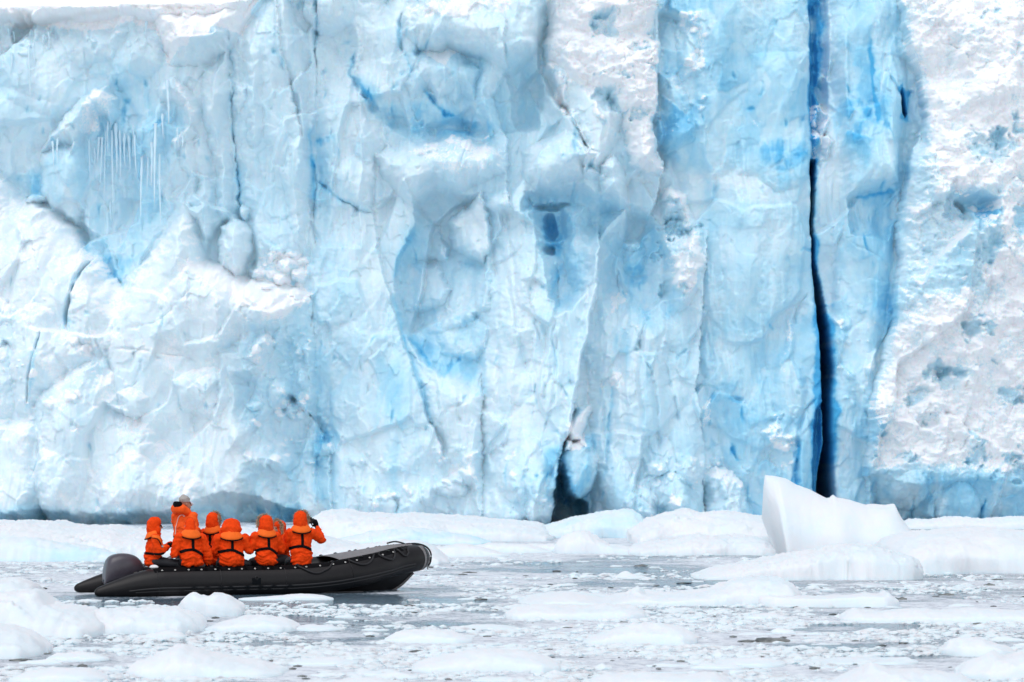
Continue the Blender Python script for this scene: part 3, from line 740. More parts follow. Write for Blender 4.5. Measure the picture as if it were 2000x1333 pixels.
# ---------------------------------------------------------------- water with slush
def make_water_mat():
    m, t, b = new_mat('sea_water')
    vec = mapping(t, (1, 1, 1))
    big = tex_noise(t, 0.16, 3, 0.55, vec, 0.5)
    mid = tex_noise(t, 1.1, 5, 0.6, vec, 0.4)
    fine = tex_noise(t, 13.0, 5, 0.7, vec)
    s = math_n(t, 'ADD', math_n(t, 'MULTIPLY', big.outputs[0], 0.9), math_n(t, 'MULTIPLY', mid.outputs[0], 0.55))
    s = math_n(t, 'ADD', s, math_n(t, 'MULTIPLY', fine.outputs[0], 0.55))
    s = math_n(t, 'SUBTRACT', s, math_n(t, 'MULTIPLY', attr(t, 'open_water'), 0.34))
    slush = ramp(t, s, [(0.82, 0.0), (0.99, 1.0)])
    fl = tex_noise(t, 5.0, 6, 0.75, vec)
    flc = ramp(t, fl.outputs[0], [(0.34, (0.34, 0.33, 0.36)), (0.46, (0.66, 0.70, 0.76)), (0.58, (0.84, 0.87, 0.90))])
    c = mix_c(t, slush.outputs[0], (0.10, 0.16, 0.21), flc.outputs[0])
    t.links.new(c, b.inputs['Base Color'])
    r = ramp(t, slush.outputs[0], [(0.0, 0.06), (1.0, 0.55)])
    t.links.new(r.outputs[0], b.inputs['Roughness'])
    b.inputs['IOR'].default_value = 1.33
    wv_ = mapping(t, (1.0, 2.6, 1))
    n = tex_noise(t, 7.0, 5, 0.65, wv_, 0.3)
    h = math_n(t, 'ADD', math_n(t, 'MULTIPLY', n.outputs[0], 0.5), math_n(t, 'MULTIPLY', slush.outputs[0], math_n(t, 'MULTIPLY', fine.outputs[0], 1.2)))
    bump(t, b, h, 0.6, 0.035)
    return m
M_WATER = make_water_mat()
gx = np.concatenate([[-400, -120, -60], np.linspace(-24, 24, 241), [60, 120, 400]])
gy = np.concatenate([[-60, 0, 20], np.linspace(34, 104, 351), [160, 300, 900]])
GX, GY = np.meshgrid(gx, gy)
o = mesh_np('water', np.stack([GX, GY, 0.012 * fbm(GX / 1.7, GY / 1.7, 70, 2)], -1).reshape(-1, 3), grid_faces(*GX.shape), M_WATER)
ow = np.zeros(GX.shape)
wx_ = GX + 0.7 * fbm(GX / 1.6, GY / 2.0, 71, 3); wy_ = GY + 1.6 * fbm(GX / 1.6, GY / 2.4, 72, 3)
for px_, py_, rx_, ry_, am in [(470, 1172, 3.6, 1.9, 1.3), (300, 1185, 1.8, 1.0, .9), (760, 1172, 1.2, 1.0, 1.0), (1160, 1112, 2.6, 2.6, .8), (1300, 1140, 2.2, 2.0, .7), (1600, 1145, 2.2, 1.2, .7), (1700, 1228, 1.3, 1.0, 1.0), (1560, 1262, 1.0, .7, .9),
                              (1800, 1290, 1.0, .7, .7), (880, 1190, 1.6, 1.2, .6), (200, 1105, 2.4, 2.4, .5), (1900, 1160, 2.0, 1.4, .6), (1450, 1225, 1.0, .5, .7), (700, 1262, 1.3, .6, .4), (1050, 1245, 1.2, .6, .5), (1350, 1100, 2.0, 1.4, .6)]:
    Yw = dist_of(py_)
    ow += (am if am > .95 else am * .55) * np.exp(-(((wx_ - X_at(px_, Yw)) / rx_) ** 2 + ((wy_ - Yw) / ry_) ** 2))
add_attr(o.data, 'open_water', ow)
tag(o, 'grey cold sea water filled with floating slush', 'water', kind='structure')

# ---------------------------------------------------------------- floating ice
def make_floe_mat(name, tint=(0.60, 0.82, 0.90), amount=0.35, base=(0.79, 0.815, 0.84)):
    m, t, b = new_mat(name)
    vec = mapping(t, (1, 1, 1))
    n1 = tex_noise(t, 0.9, 4, 0.55, vec, 0.4)
    f = ramp(t, n1.outputs[0], [(0.45, 0.0), (0.70, 1.0)])
    c = mix_c(t, math_n(t, 'MULTIPLY', f.outputs[0], amount), base, tint)
    tc = nd(t, 'ShaderNodeNewGeometry'); sp = nd(t, 'ShaderNodeSeparateXYZ')
    t.links.new(tc.outputs['Position'], sp.inputs[0])
    wet = ramp(t, math_n(t, 'ADD', math_n(t, 'MULTIPLY', sp.outputs[2], 4.0), math_n(t, 'MULTIPLY', n1.outputs[0], 0.4)), [(0.15, 1.0), (0.5, 0.0)])
    c = mix_c(t, math_n(t, 'MULTIPLY', wet.outputs[0], 0.5), c, tint)
    t.links.new(c, b.inputs['Base Color'])
    b.inputs['Roughness'].default_value = 0.6
    b.inputs['IOR'].default_value = 1.31
    n2 = tex_noise(t, 7.0, 7, 0.62, vec)
    bump(t, b, n2.outputs[0], 0.35, 0.04)
    b.inputs['Subsurface Weight'].default_value = 0.5
    b.inputs['Subsurface Radius'].default_value = (0.5, 0.9, 1.0)
    b.inputs['Subsurface Scale'].default_value = 0.08
    return m
M_FLOE = make_floe_mat('snowy_floe_ice')
M_BLUEFLOE = make_floe_mat('pale_blue_floe_ice', (0.50, 0.80, 0.92), 0.75, (0.74, 0.82, 0.86))
M_DARKICE, _t, _b = new_mat('dark_clear_ice')
_n = tex_noise(_t, 6, 5, 0.6, mapping(_t, (1, 1, 1)))
_r = ramp(_t, _n.outputs[0], [(0.35, (0.05, 0.06, 0.06)), (0.65, (0.22, 0.23, 0.22))])
_t.links.new(_r.outputs[0], _b.inputs['Base Color']); _b.inputs['Roughness'].default_value = 0.25

FLOES = []
def floe(prof, base, depth, label, group=None, mat=None, sharp=2.2, rough=1.0, seed=0, cat='ice floe', name='ice_floe', ridge=0.45, lean=0.0, skew=0.0, res=None):
    """a floating lump: outline of its crest given column by column, real size and depth worked out from where it floats"""
    pr = sorted(prof)
    Yf = dist_of(base)
    Yr = Yf + depth * ridge
    pxs = np.array([p[0] for p in pr], float); pys = np.array([p[1] for p in pr], float)
    w = (pxs[-1] - pxs[0]) / FPX * Yr
    k = 1.0 if res is None else res
    nu = int(np.clip(w / 0.035 * k, 18, 420)); nv = int(np.clip(depth / 0.09 * k, 14, 70))
    tu = np.linspace(0, 1, nu); tu = 0.5 - 0.5 * np.cos(np.pi * tu) if w < 1.5 else tu
    px = pxs[0] + (pxs[-1] - pxs[0]) * tu
    h = np.maximum(CAMH - (np.interp(px, pxs, pys) - HY) * Yr / FPX, 0.015)
    endp = np.clip(np.minimum(tu, 1 - tu) * w / 0.25, 0, 1) ** 0.5
    X0 = X_at(px, Yr)
    n_out = fbm(X0 / 1.5 + seed * 7.1, X0 * 0 + seed, 80 + seed, 2, .35)
    n_in = fbm(X0 / 1.2 + seed * 3.3, X0 * 0 + seed + 5, 90 + seed, 2, .35)
    front = depth * ridge * (0.25 + 0.75 * endp) * (1 + 0.22 * n_out)
    back = depth * (1 - ridge) * (0.25 + 0.75 * endp) * (1 + 0.22 * n_in)
    v = np.linspace(-1, 1, nv)
    v = np.sign(v) * np.abs(v) ** 0.8
    TU, VV = np.meshgrid(tu, v)
    H = np.broadcast_to(h, TU.shape); XX = np.broadcast_to(X0, TU.shape)
    Yv = Yr + np.where(VV < 0, VV * front, VV * back)
    g = (1 - np.abs(VV) ** sharp) ** (1 / sharp)
    N = fbm(XX / 0.55 + seed * 11, Yv / 0.7, 100 + seed, 4, 0.55)
    fa, _ = facets(XX / 0.75 + seed * 3, Yv / 0.9 + g, 120 + seed, 1.2, 0.7)
    hs_ = np.sqrt(np.clip(H, 0, 1))
    win_ = max(3, int(nu * 0.55 / max(w, .56))) | 1
    hsm = np.convolve(np.pad(h, win_ // 2, mode='edge'), np.ones(win_) / win_, 'valid')[:nu]
    hsm = np.minimum(hsm, h + 0.25 * h.max())
    H = hsm[None, :] + (H - hsm[None, :]) * g ** 9
    Z = H * g * (1 + rough * 0.16 * fa * (1 - g ** 6)) + rough * (0.13 * N * hs_ * np.minimum(g, 1) * (0.35 + 0.65 * (1 - g ** 4)) + 0.045 * fbm(XX / 0.14, Yv / 0.22, 130 + seed, 4, .6) * np.minimum(1, H * 4))
    Z = np.where(np.abs(VV) >= 0.999, -0.12, Z)
    Z[:, 0] = np.minimum(Z[:, 0], -0.05); Z[:, -1] = np.minimum(Z[:, -1], -0.05)
    fb_, _ = facets(XX / 0.7 + Z * 0.5 + seed, Z / 0.30 + XX * .3, 160 + seed, 1.4, 0.8)
    Yv = Yv - rough * (0.30 * fbm(XX / 0.8, Z / 0.5, 140 + seed, 4) + 0.13 * fb_) * np.minimum(1, H) + lean * Z
    XX = XX + skew * (1 - np.clip(Z / np.maximum(H, .05), 0, 1)) * (1 - TU) ** 4
    XX = XX + rough * 0.05 * fbm(Yv / 0.5, Z / 0.3 + XX, 150 + seed, 2)
    xo, yo = float(XX.mean()), float(Yv.mean())
    o = mesh_np(name, np.stack([XX - xo, Yv - yo, Z], -1).reshape(-1, 3), grid_faces(*TU.shape), mat or M_FLOE)
    o.location = (xo, yo, 0)
    tag(o, label, cat, group)
    FLOES.append((X0[0], X0[-1], Yf, Yf + depth))
    return o

# the band of floes between boat and glacier
floe([(-90, 1030), (-40, 1020), (0, 1022), (60, 1018), (95, 1024), (108, 1018), (140, 1028), (180, 1030), (230, 1028), (256, 1036), (300, 1040), (340, 1048), (420, 1040), (470, 1036), (560, 1042), (620, 1050), (700, 1068), (720, 1092)],
     1095, 7.0, 'long hummocky snow-covered floe along the far side of the boat, from the left edge', seed=1, sharp=2.6, rough=1.1, ridge=0.5)
floe([(-60, 1060), (-20, 1052), (60, 1050), (130, 1062), (200, 1072), (250, 1085), (270, 1096)], 1098, 1.6, 'low bluish lobe in front of the long floe at the left edge', mat=M_BLUEFLOE, seed=2)
floe([(560, 1050), (600, 1020), (625, 1004), (650, 997), (680, 997), (705, 1004), (740, 1005), (770, 1008), (800, 1004), (850, 1008), (900, 1010), (950, 1016), (1000, 1020), (1060, 1026), (1085, 1056)],
     1058, 7.0, 'large white domed floe rising just right of the photographer in the boat', seed=3, sharp=2.8)
floe([(640, 1058), (720, 1040), (800, 1030), (860, 1038), (930, 1048), (960, 1062)], 1064, 2.2, 'pale blue sloping face of ice below the domed floe', mat=M_BLUEFLOE, seed=4)
floe([(600, 1096), (650, 1072), (700, 1066), (740, 1060), (780, 1055), (820, 1058), (850, 1070), (870, 1090), (880, 1100)], 1104, 3.0, 'smooth white floe seen directly above the bow tube', seed=5)
floe([(820, 1080), (850, 1068), (905, 1062), (940, 1068), (970, 1078), (1000, 1086)], 1088, 1.2, 'small white hump right of the bow', seed=6)
floe([(860, 1085), (900, 1066), (960, 1062), (1030, 1064), (1060, 1072), (1080, 1084)], 1080, 1.0, 'flat floe behind the small hump beyond the bow', seed=7)
floe([(1050, 1035), (1080, 1022), (1120, 1010), (1160, 1003), (1200, 997), (1225, 993), (1250, 1004), (1262, 1020), (1275, 1040)], 1052, 3.0, 'rounded pale blue floe below the dark cave of the glacier', mat=M_BLUEFLOE, seed=8)
floe([(1225, 1040), (1270, 1012), (1320, 998), (1340, 994), (1370, 1002), (1410, 998), (1450, 1004), (1500, 1010), (1560, 1030)], 1066, 5.0, 'broad white floe rising behind the tall triangular iceberg, left part of the bank', seed=9)
floe([(1080, 1078), (1086, 1056), (1110, 1042), (1140, 1037), (1165, 1048), (1190, 1064), (1240, 1070), (1258, 1078)], 1082, 1.6, 'small domed chunk with a long right shoulder in front of the pale blue floe', seed=10)
floe([(1225, 1072), (1260, 1060), (1320, 1055), (1350, 1044), (1400, 1048), (1450, 1046), (1500, 1050), (1560, 1070)], 1086, 3.6, 'low lumpy white floe touching the left foot of the tall iceberg', seed=11)
floe([(980, 1072), (1010, 1064), (1080, 1062), (1120, 1070)], 1078, 0.9, 'thin flat floe lying left of the small domed chunk', seed=12)
floe([(1486, 1040), (1484, 960), (1486, 934), (1492, 926), (1510, 928), (1535, 934), (1555, 946), (1580, 955), (1600, 966), (1614, 973), (1621, 972), (1626, 965), (1634, 971), (1660, 976), (1690, 986), (1702, 984), (1730, 986), (1746, 982), (1756, 1004), (1768, 1028), (1790, 1040), (1800, 1066)],
     1090, 2.6, 'tall pointed iceberg with a sheer left edge standing in front of the crevasse', cat='iceberg', name='iceberg', seed=13, sharp=1.7, rough=0.14, ridge=0.55, skew=0.34)
floe([(1350, 1131), (1372, 1122), (1395, 1112), (1430, 1106), (1470, 1098), (1485, 1100), (1520, 1088), (1550, 1082), (1600, 1074), (1650, 1066), (1690, 1066), (1740, 1078), (1775, 1088), (1793, 1096), (1798, 1130)],
     1134, 3.2, 'rippled wedge-shaped white floe lying in front of the tall iceberg', seed=14, sharp=3.4, rough=1.25)
floe([(1720, 1068), (1750, 1050), (1790, 1040), (1830, 1038), (1870, 1034), (1930, 1032), (1990, 1038), (2060, 1044), (2140, 1060)], 1122, 6.0, 'wide smooth white floe running off the right edge beside the iceberg', seed=15, sharp=2.6, rough=0.7)
floe([(1740, 1030), (1780, 1014), (1820, 1016), (1860, 1009), (1920, 1014), (1990, 1010), (2080, 1012), (2140, 1026)], 1034, 3.0, 'far low floe under the blue foot of the glacier at the right edge', seed=16)
floe([(-60, 1010), (0, 1016), (30, 1018), (60, 1028)], 1030, 1.5, 'far scrap of floe against the glacier foot at the left edge', seed=17)

# middle distance right of the boat
floe([(1395, 1122), (1402, 1112), (1408, 1120)], 1126, 0.3, 'tiny upright splinter of ice left of the wedge-shaped floe', seed=18)
floe([(1195, 1130), (1210, 1118), (1222, 1113), (1234, 1122), (1262, 1130)], 1132, 0.7, 'small pyramid of ice alone in open water', seed=19)
floe([(1010, 1180), (1025, 1168), (1060, 1164), (1110, 1158), (1130, 1160), (1170, 1168), (1230, 1166), (1237, 1150), (1245, 1146), (1252, 1152), (1256, 1160), (1300, 1160), (1360, 1156), (1395, 1150), (1430, 1134), (1470, 1128), (1520, 1128), (1548, 1142), (1560, 1158), (1565, 1172)],
     1184, 3.0, 'long white floe with a small tooth and a domed right end', seed=20, sharp=2.4)
floe([(985, 1200), (1010, 1186), (1060, 1180), (1090, 1184), (1140, 1186), (1180, 1180), (1240, 1184), (1262, 1200)], 1212, 1.8, 'softly lumped floe in front of the toothed floe', seed=21)
floe([(1478, 1180), (1479, 1166), (1490, 1162), (1540, 1164), (1600, 1166), (1660, 1164), (1695, 1160), (1722, 1162), (1731, 1154), (1738, 1162), (1752, 1172), (1756, 1184)], 1187, 1.3, 'narrow straight slab with a square left end', seed=22, sharp=4.0, rough=0.5)
floe([(1640, 1210), (1655, 1196), (1672, 1190), (1700, 1196), (1740, 1192), (1800, 1190), (1840, 1194), (1900, 1188), (1960, 1192), (2060, 1196), (2100, 1210)], 1218, 1.8, 'long low floe reaching the right edge, below the straight slab', seed=23)
floe([(1450, 1206), (1480, 1200), (1515, 1198), (1530, 1204), (1560, 1208)], 1211, 0.7, 'pair of little joined lumps left of the long low floe', seed=24)
floe([(1140, 1256), (1160, 1244), (1195, 1234), (1218, 1226), (1240, 1218), (1280, 1217), (1315, 1222), (1345, 1232), (1362, 1246)], 1262, 1.5, 'two-tiered rounded floe in the middle of the brash', seed=25)
floe([(1510, 1236), (1520, 1228), (1550, 1230), (1556, 1238)], 1240, 0.4, 'tiny white block beside blue open water', seed=26)
floe([(1475, 1253), (1480, 1247), (1505, 1245), (1535, 1247), (1545, 1253)], 1256, 0.4, 'dark grey translucent ice lump floating in the slush', seed=27, mat=M_DARKICE)
floe([(1205, 1216), (1215, 1213), (1228, 1216)], 1217, 0.25, 'small dark scrap of ice above the two-tiered floe', seed=28, mat=M_DARKICE)
floe([(1265, 1282), (1280, 1279), (1300, 1282)], 1283, 0.2, 'thin dark sliver of ice in the foreground slush', seed=29, mat=M_DARKICE)
floe([(1920, 1144), (1930, 1139), (1942, 1143)], 1145, 0.3, 'brown fleck of ice far right below the wide smooth floe', seed=30, mat=M_DARKICE)
floe([(1752, 1170), (1762, 1166), (1772, 1169)], 1172, 0.3, 'dark speck of ice at the right tip of the straight slab', seed=31, mat=M_DARKICE)
floe([(1830, 1162), (1848, 1158), (1862, 1162)], 1164, 0.3, 'grey rounded lump of ice between straight slab and right edge', seed=61, mat=M_DARKICE)
floe([(1838, 1272), (1850, 1252), (1880, 1242), (1915, 1246), (1935, 1256), (1970, 1262), (1985, 1276)], 1284, 1.3, 'rounded white boulder of ice low on the right', seed=32)
floe([(1870, 1322), (1890, 1296), (1920, 1282), (1938, 1270), (1960, 1284), (2020, 1276), (2080, 1290)], 1330, 1.8, 'humped floe cut by the right edge in the foreground', seed=33)
floe([(1620, 1345), (1650, 1325), (1700, 1296), (1730, 1308), (1800, 1310), (1880, 1316), (1920, 1345)], 1356, 1.8, 'wide floe cut by the bottom edge at right', seed=34)
floe([(1560, 1306), (1600, 1290), (1660, 1286), (1720, 1290), (1770, 1284), (1790, 1294)], 1300, 1.2, 'flat drift of ice above the wide bottom right floe', seed=35, rough=0.8)

# left foreground
floe([(-120, 1160), (-60, 1136), (-10, 1132), (30, 1130), (60, 1136), (74, 1146), (80, 1156)], 1172, 2.2, 'smooth rounded top of ice at the left edge level with the boat stern', seed=36)
floe([(-160, 1200), (-60, 1160), (0, 1158), (60, 1154), (82, 1152), (92, 1166), (96, 1182), (150, 1186), (190, 1200), (215, 1216)], 1248, 3.2, 'large bluish white mound at the left edge in front of the stern', seed=37)
floe([(-160, 1260), (-60, 1226), (0, 1222), (30, 1226), (60, 1238), (84, 1256), (95, 1276)], 1288, 2.2, 'bulging white floe at the left edge below the large mound', seed=38)
floe([(150, 1216), (170, 1196), (200, 1188), (250, 1190), (300, 1186), (350, 1190), (392, 1206), (400, 1218)], 1240, 2.2, 'wide low shelf of ice right of the large mound', seed=39)
floe([(350, 1200), (352, 1180), (362, 1168), (375, 1158), (395, 1160), (408, 1164), (424, 1157), (440, 1158), (458, 1168), (470, 1182), (474, 1200)], 1206, 1.1, 'craggy white chunk floating right against the side of the boat', seed=40, rough=1.4)
floe([(462, 1171), (475, 1168), (520, 1166), (570, 1161), (600, 1160), (635, 1164), (655, 1171)], 1174, 0.7, 'thin flat slab lying along the boat side', seed=41, rough=0.5)
floe([(400, 1232), (430, 1214), (470, 1206), (520, 1202), (560, 1208), (585, 1224)], 1236, 1.5, 'rounded low floe below the craggy chunk', seed=42)
floe([(274, 1246), (292, 1236), (330, 1230), (352, 1236), (362, 1246)], 1250, 0.7, 'little flat-topped cake of ice in grey slush at left', seed=43)
floe([(575, 1226), (600, 1220), (650, 1222), (672, 1230)], 1234, 0.8, 'small pale scrap right of the rounded low floe', seed=44)
floe([(745, 1252), (775, 1234), (820, 1230), (870, 1230), (905, 1240), (925, 1250)], 1258, 1.1, 'flat white floe in the slush below the bow', seed=45)
floe([(800, 1306), (830, 1288), (880, 1280), (920, 1272), (970, 1270), (1030, 1274), (1070, 1286), (1100, 1300)], 1316, 1.8, 'large smooth floe at bottom centre', seed=46, rough=0.7)
floe([(250, 1316), (262, 1290), (300, 1282), (330, 1270), (350, 1256), (366, 1262), (420, 1280), (470, 1290), (520, 1296), (560, 1312)], 1326, 1.9, 'peaked floe at bottom left centre', seed=47)
floe([(20, 1330), (50, 1312), (110, 1304), (180, 1308), (210, 1326)], 1338, 1.3, 'thin floe near the bottom left corner', seed=48, rough=0.7)
floe([(90, 1288), (110, 1276), (160, 1272), (200, 1280), (215, 1290)], 1294, 0.9, 'low scrap between the left edge floe and the peaked floe', seed=49)
floe([(560, 1296), (600, 1286), (660, 1284), (700, 1296)], 1302, 0.9, 'low drift of ice left of the bottom centre floe', seed=50)
floe([(620, 1340), (680, 1326), (740, 1324), (800, 1340)], 1350, 1.0, 'floe cut by the bottom edge at centre left', seed=51)
floe([(1130, 1340), (1180, 1318), (1260, 1314), (1330, 1322), (1400, 1312), (1440, 1340)], 1350, 1.4, 'floe cut by the bottom edge right of centre', seed=52)
floe([(1390, 1300), (1430, 1286), (1490, 1284), (1530, 1296)], 1304, 1.0, 'low floe between the two bottom right drifts', seed=53)
floe([(880, 1226), (930, 1220), (980, 1222), (1010, 1228)], 1232, 0.8, 'faint low cake of ice left of the two-tiered floe', seed=54)

# small lumps nobody could tell apart
rng = random.Random(5)
def free(x, y, r):
    for a, b_, c, d_ in FLOES:
        if a - r < x < b_ + r and c - r < y < d_ + r: return False
    return True
def in_boat(x, y):
    return -7.9 < x < -0.8 and 58.9 < y < 63.6
n = 0
for i in range(900):
    if n >= 170: break
    py = 1068 + (1345 - 1068) * rng.random()
    Y = dist_of(py); px = rng.uniform(-60, 2060); X = X_at(px, Y)
    wpx = rng.uniform(14, 70) * (0.45 + 1.3 * ((py - 1068) / 280) ** 1.5)
    if not free(X, Y, 0.12) or in_boat(X, Y) or (py < 1110 and 0 < px < 860): continue
    hh = wpx * rng.uniform(0.07, 0.17)
    pr = [(px - wpx / 2, py - 1)] + [(px - wpx / 2 + wpx * k / 5, py - hh * rng.uniform(0.5, 1)) for k in range(1, 5)] + [(px + wpx / 2, py - 1)]
    floe(pr, py, wpx / FPX * Y * rng.uniform(0.4, 0.9), 'small low lump of white ice among the floating slush', 'small lumps of ice scattered in the slush', seed=200 + i, res=0.7, rough=0.8)
    n += 1

# brash: crumbs of ice too many to count, one object
ico = bmesh.new(); bmesh.ops.create_icosphere(ico, subdivisions=1, radius=1.0)
iv = np.array([v.co[:] for v in ico.verts]); ifc = np.array([[v.index for v in f.verts] for f in ico.faces]); ico.free()
R = np.random.RandomState(3)
NB = 26000
py = 1070 + (1360 - 1070) * R.rand(NB) ** 0.8
Yb = FPX * CAMH / (py - HY); Xb = X_at(R.uniform(-120, 2120, NB), Yb)
dens = fbm(Xb / 4.5, Yb / 4.5, 300, 3) + 0.5 * fbm(Xb / 1.0, Yb / 1.2, 301, 3)
owb = np.zeros(NB)
for px_, py_, rx_, ry_ in [(470, 1172, 3.2, 1.5), (1700, 1228, 1.1, .8), (1560, 1262, .8, .5), (1160, 1112, 2.0, 2.0), (1300, 1140, 1.8, 1.4)]:
    owb += np.exp(-(((Xb - X_at(px_, dist_of(py_))) / rx_) ** 2 + ((Yb - dist_of(py_)) / ry_) ** 2))
dens = dens - 0.6 * owb
ok = (dens > -0.12) & ~((Xb > -7.9) & (Xb < -0.9) & (Yb > 58.7) & (Yb < 63.6))
Xb, Yb = Xb[ok], Yb[ok]; nb = len(Xb)
sz = 0.018 + 0.085 * R.rand(nb) ** 3.0
V3 = iv[None] * (1 + 0.35 * (R.rand(nb, len(iv), 1) - 0.5))
V3 = V3 * np.stack([sz * R.uniform(0.8, 1.8, nb), sz * R.uniform(0.8, 1.6, nb), sz * R.uniform(0.25, 0.6, nb)], -1)[:, None, :]
V3 += np.stack([Xb, Yb, np.full(nb, 0.004)], -1)[:, None, :]
F3 = (ifc[None] + (np.arange(nb) * len(iv))[:, None, None]).reshape(-1, 3)
o = mesh_np('brash_ice', V3.reshape(-1, 3), F3, M_FLOE, smooth=False)
nd_ = 420
py = R.uniform(1100, 1345, nd_); Yd = FPX * CAMH / (py - HY); Xd = X_at(R.uniform(-80, 2080, nd_), Yd)
kd = ~((Xd > -7.9) & (Xd < -0.7) & (Yd > 58.3) & (Yd < 63.6)); Xd, Yd = Xd[kd], Yd[kd]; nd_ = len(Xd)
sd_ = 0.012 + 0.045 * R.rand(nd_) ** 2.5
V4 = iv[None] * (1 + 0.4 * (R.rand(nd_, len(iv), 1) - 0.5)) * np.stack([sd_ * R.uniform(1, 3.2, nd_), sd_ * R.uniform(.8, 2, nd_), sd_ * .45], -1)[:, None, :] + np.stack([Xd, Yd, np.full(nd_, .008)], -1)[:, None, :]
od = mesh_np('dark_brash_ice', V4.reshape(-1, 3), (ifc[None] + (np.arange(nd_) * len(iv))[:, None, None]).reshape(-1, 3), M_DARKICE, smooth=False)
tag(od, 'scattered dark specks of clear and dirty ice in the slush', 'dark brash ice', kind='stuff')
tag(o, 'countless crumbs of brash ice floating all over the water', 'brash ice', kind='stuff')
# ---------------------------------------------------------------- simple materials for boat and clothing
def plain(name, col, rough=0.5, bs=0.2, scale=20.0, var=0.15, metal=0.0, bd=0.01):
    m, t, b = new_mat(name)
    vec = mapping(t, (1, 1, 1))
    n = tex_noise(t, scale, 5, 0.6, vec)
    lo = tuple(c * (1 - var) for c in col); hi = tuple(min(1, c * (1 + var)) for c in col)
    r = ramp(t, n.outputs[0], [(0.3, lo), (0.7, hi)])
    t.links.new(r.outputs[0], b.inputs['Base Color'])
    b.inputs['Roughness'].default_value = rough
    b.inputs['Metallic'].default_value = metal
    if bs: bump(t, b, n.outputs[0], bs, bd)
    return m
M_RUBBER = plain('grey_rubber', (0.008, 0.0065, 0.007), 0.40, 0.10, 6, 0.25)
M_RUBLITE = plain('worn_grey_rubber', (0.19, 0.175, 0.175), 0.6, 0.2, 14, 0.2)
M_BLACK = plain('black_webbing', (0.004, 0.004, 0.005), 0.9, 0.2, 60)
M_ROPE = plain('black_rope', (0.012, 0.011, 0.013), 0.7, 0.3, 80)
M_EYE = plain('pale_eyelet', (0.62, 0.60, 0.56), 0.4, 0.0)
M_COWL = plain('cowl_paint', (0.065, 0.057, 0.072), 0.3, 0.03, 8, 0.12)
M_STRIPE = plain('cowl_stripe', (0.42, 0.40, 0.36), 0.4, 0.0)
M_DARK = plain('dark_plastic', (0.011, 0.0105, 0.012), 0.55, 0.1)
M_SILVER = plain('silver_grey_paint', (0.36, 0.34, 0.36), 0.35, 0.05, 20, 0.2)
M_FLOOR = plain('grey_floor_board', (0.10, 0.10, 0.11), 0.6, 0.2)
M_ORANGE = plain('orange_fabric', (0.82, 0.056, 0.003), 0.8, 0.45, 26, 0.14, bd=0.012)
M_SALMON = plain('faded_orange_fabric', (0.90, 0.105, 0.014), 0.7, 0.3, 22, 0.10, bd=0.012)
M_COLLAR = plain('orange_vest_collar', (0.92, 0.15, 0.016), 0.6, 0.15, 18, 0.08)
M_FUR = plain('beige_fur', (0.42, 0.30, 0.20), 0.9, 0.3, 40, 0.35)
M_FURPALE = plain('pale_grey_fur', (0.62, 0.56, 0.52), 0.9, 0.3, 40, 0.25)
M_SKIN = plain('skin', (0.46, 0.22, 0.14), 0.5, 0.05, 10, 0.08)
M_KNIT = plain('grey_knit', (0.38, 0.35, 0.33), 0.9, 0.6, 70, 0.25)
M_PANTS = plain('black_trouser_fabric', (0.012, 0.012, 0.017), 0.6, 0.3, 30)
M_REFL = plain('pale_reflective_tape', (0.80, 0.52, 0.44), 0.4, 0.0)
for _m in (M_ORANGE, M_SALMON, M_COLLAR):
    _m.node_tree.nodes['Principled BSDF'].inputs['Specular IOR Level'].default_value = 0.12
M_RUBBER.node_tree.nodes['Principled BSDF'].inputs['Specular IOR Level'].default_value = 0.3
M_BLACK.node_tree.nodes['Principled BSDF'].inputs['Specular IOR Level'].default_value = 0.1
M_LENS = plain('dark_lens', (0.01, 0.01, 0.015), 0.1, 0.0)
M_GLASS = plain('bright_lens', (0.75, 0.80, 0.85), 0.1, 0.0)
M_BLUELENS = plain('blue_goggle_lens', (0.02, 0.035, 0.16), 0.12, 0.0)
M_WHITE = plain('white_plastic', (0.80, 0.80, 0.80), 0.4, 0.0)
M_EYEWHITE = plain('eye_surface', (0.05, 0.04, 0.035), 0.2, 0.0)

def tube_mesh(name, pts, radii, mat, parent, seg=20, cap=True, closed=False, up=(0, 0, 1), squash=None):
    pts = [Vector(p) for p in pts]; n = len(pts)
    V_, F_ = [], []
    prev = None
    for i, p in enumerate(pts):
        a = pts[(i - 1) % n] if (closed or i > 0) else p
        b = pts[(i + 1) % n] if (closed or i < n - 1) else p
        tgt = (b - a).normalized()
        u = Vector(up); u = (u - tgt * u.dot(tgt))
        if u.length < 1e-3: u = Vector((1, 0, 0)) - tgt * tgt.x
        u.normalize(); s = tgt.cross(u)
        r = radii[i] if isinstance(radii, (list, tuple, np.ndarray)) else radii
        for k in range(seg):
            an = 2 * math.pi * k / seg
            V_.append(p + (u * math.sin(an) * (squash or 1) + s * math.cos(an)) * r)
    m = n if closed else n - 1
    for i in range(m):
        for k in range(seg):
            j = (i + 1) % n
            F_.append((i * seg + k, i * seg + (k + 1) % seg, j * seg + (k + 1) % seg, j * seg + k))
    if cap and not closed:
        V_ += [pts[0], pts[-1]]
        c0, c1 = len(V_) - 2, len(V_) - 1
        for k in range(seg):
            F_.append((c0, (k + 1) % seg, k, k)); F_.append((c1, (n - 1) * seg + k, (n - 1) * seg + (k + 1) % seg, (n - 1) * seg + (k + 1) % seg))
    me = bpy.data.meshes.new(name)
    me.from_pydata([tuple(v) for v in V_], [], [tuple(dict.fromkeys(f)) for f in F_])
    me.update()
    me.polygons.foreach_set('use_smooth', [True] * len(me.polygons))
    me.materials.append(mat)
    return link(bpy.data.objects.new(name, me), parent)

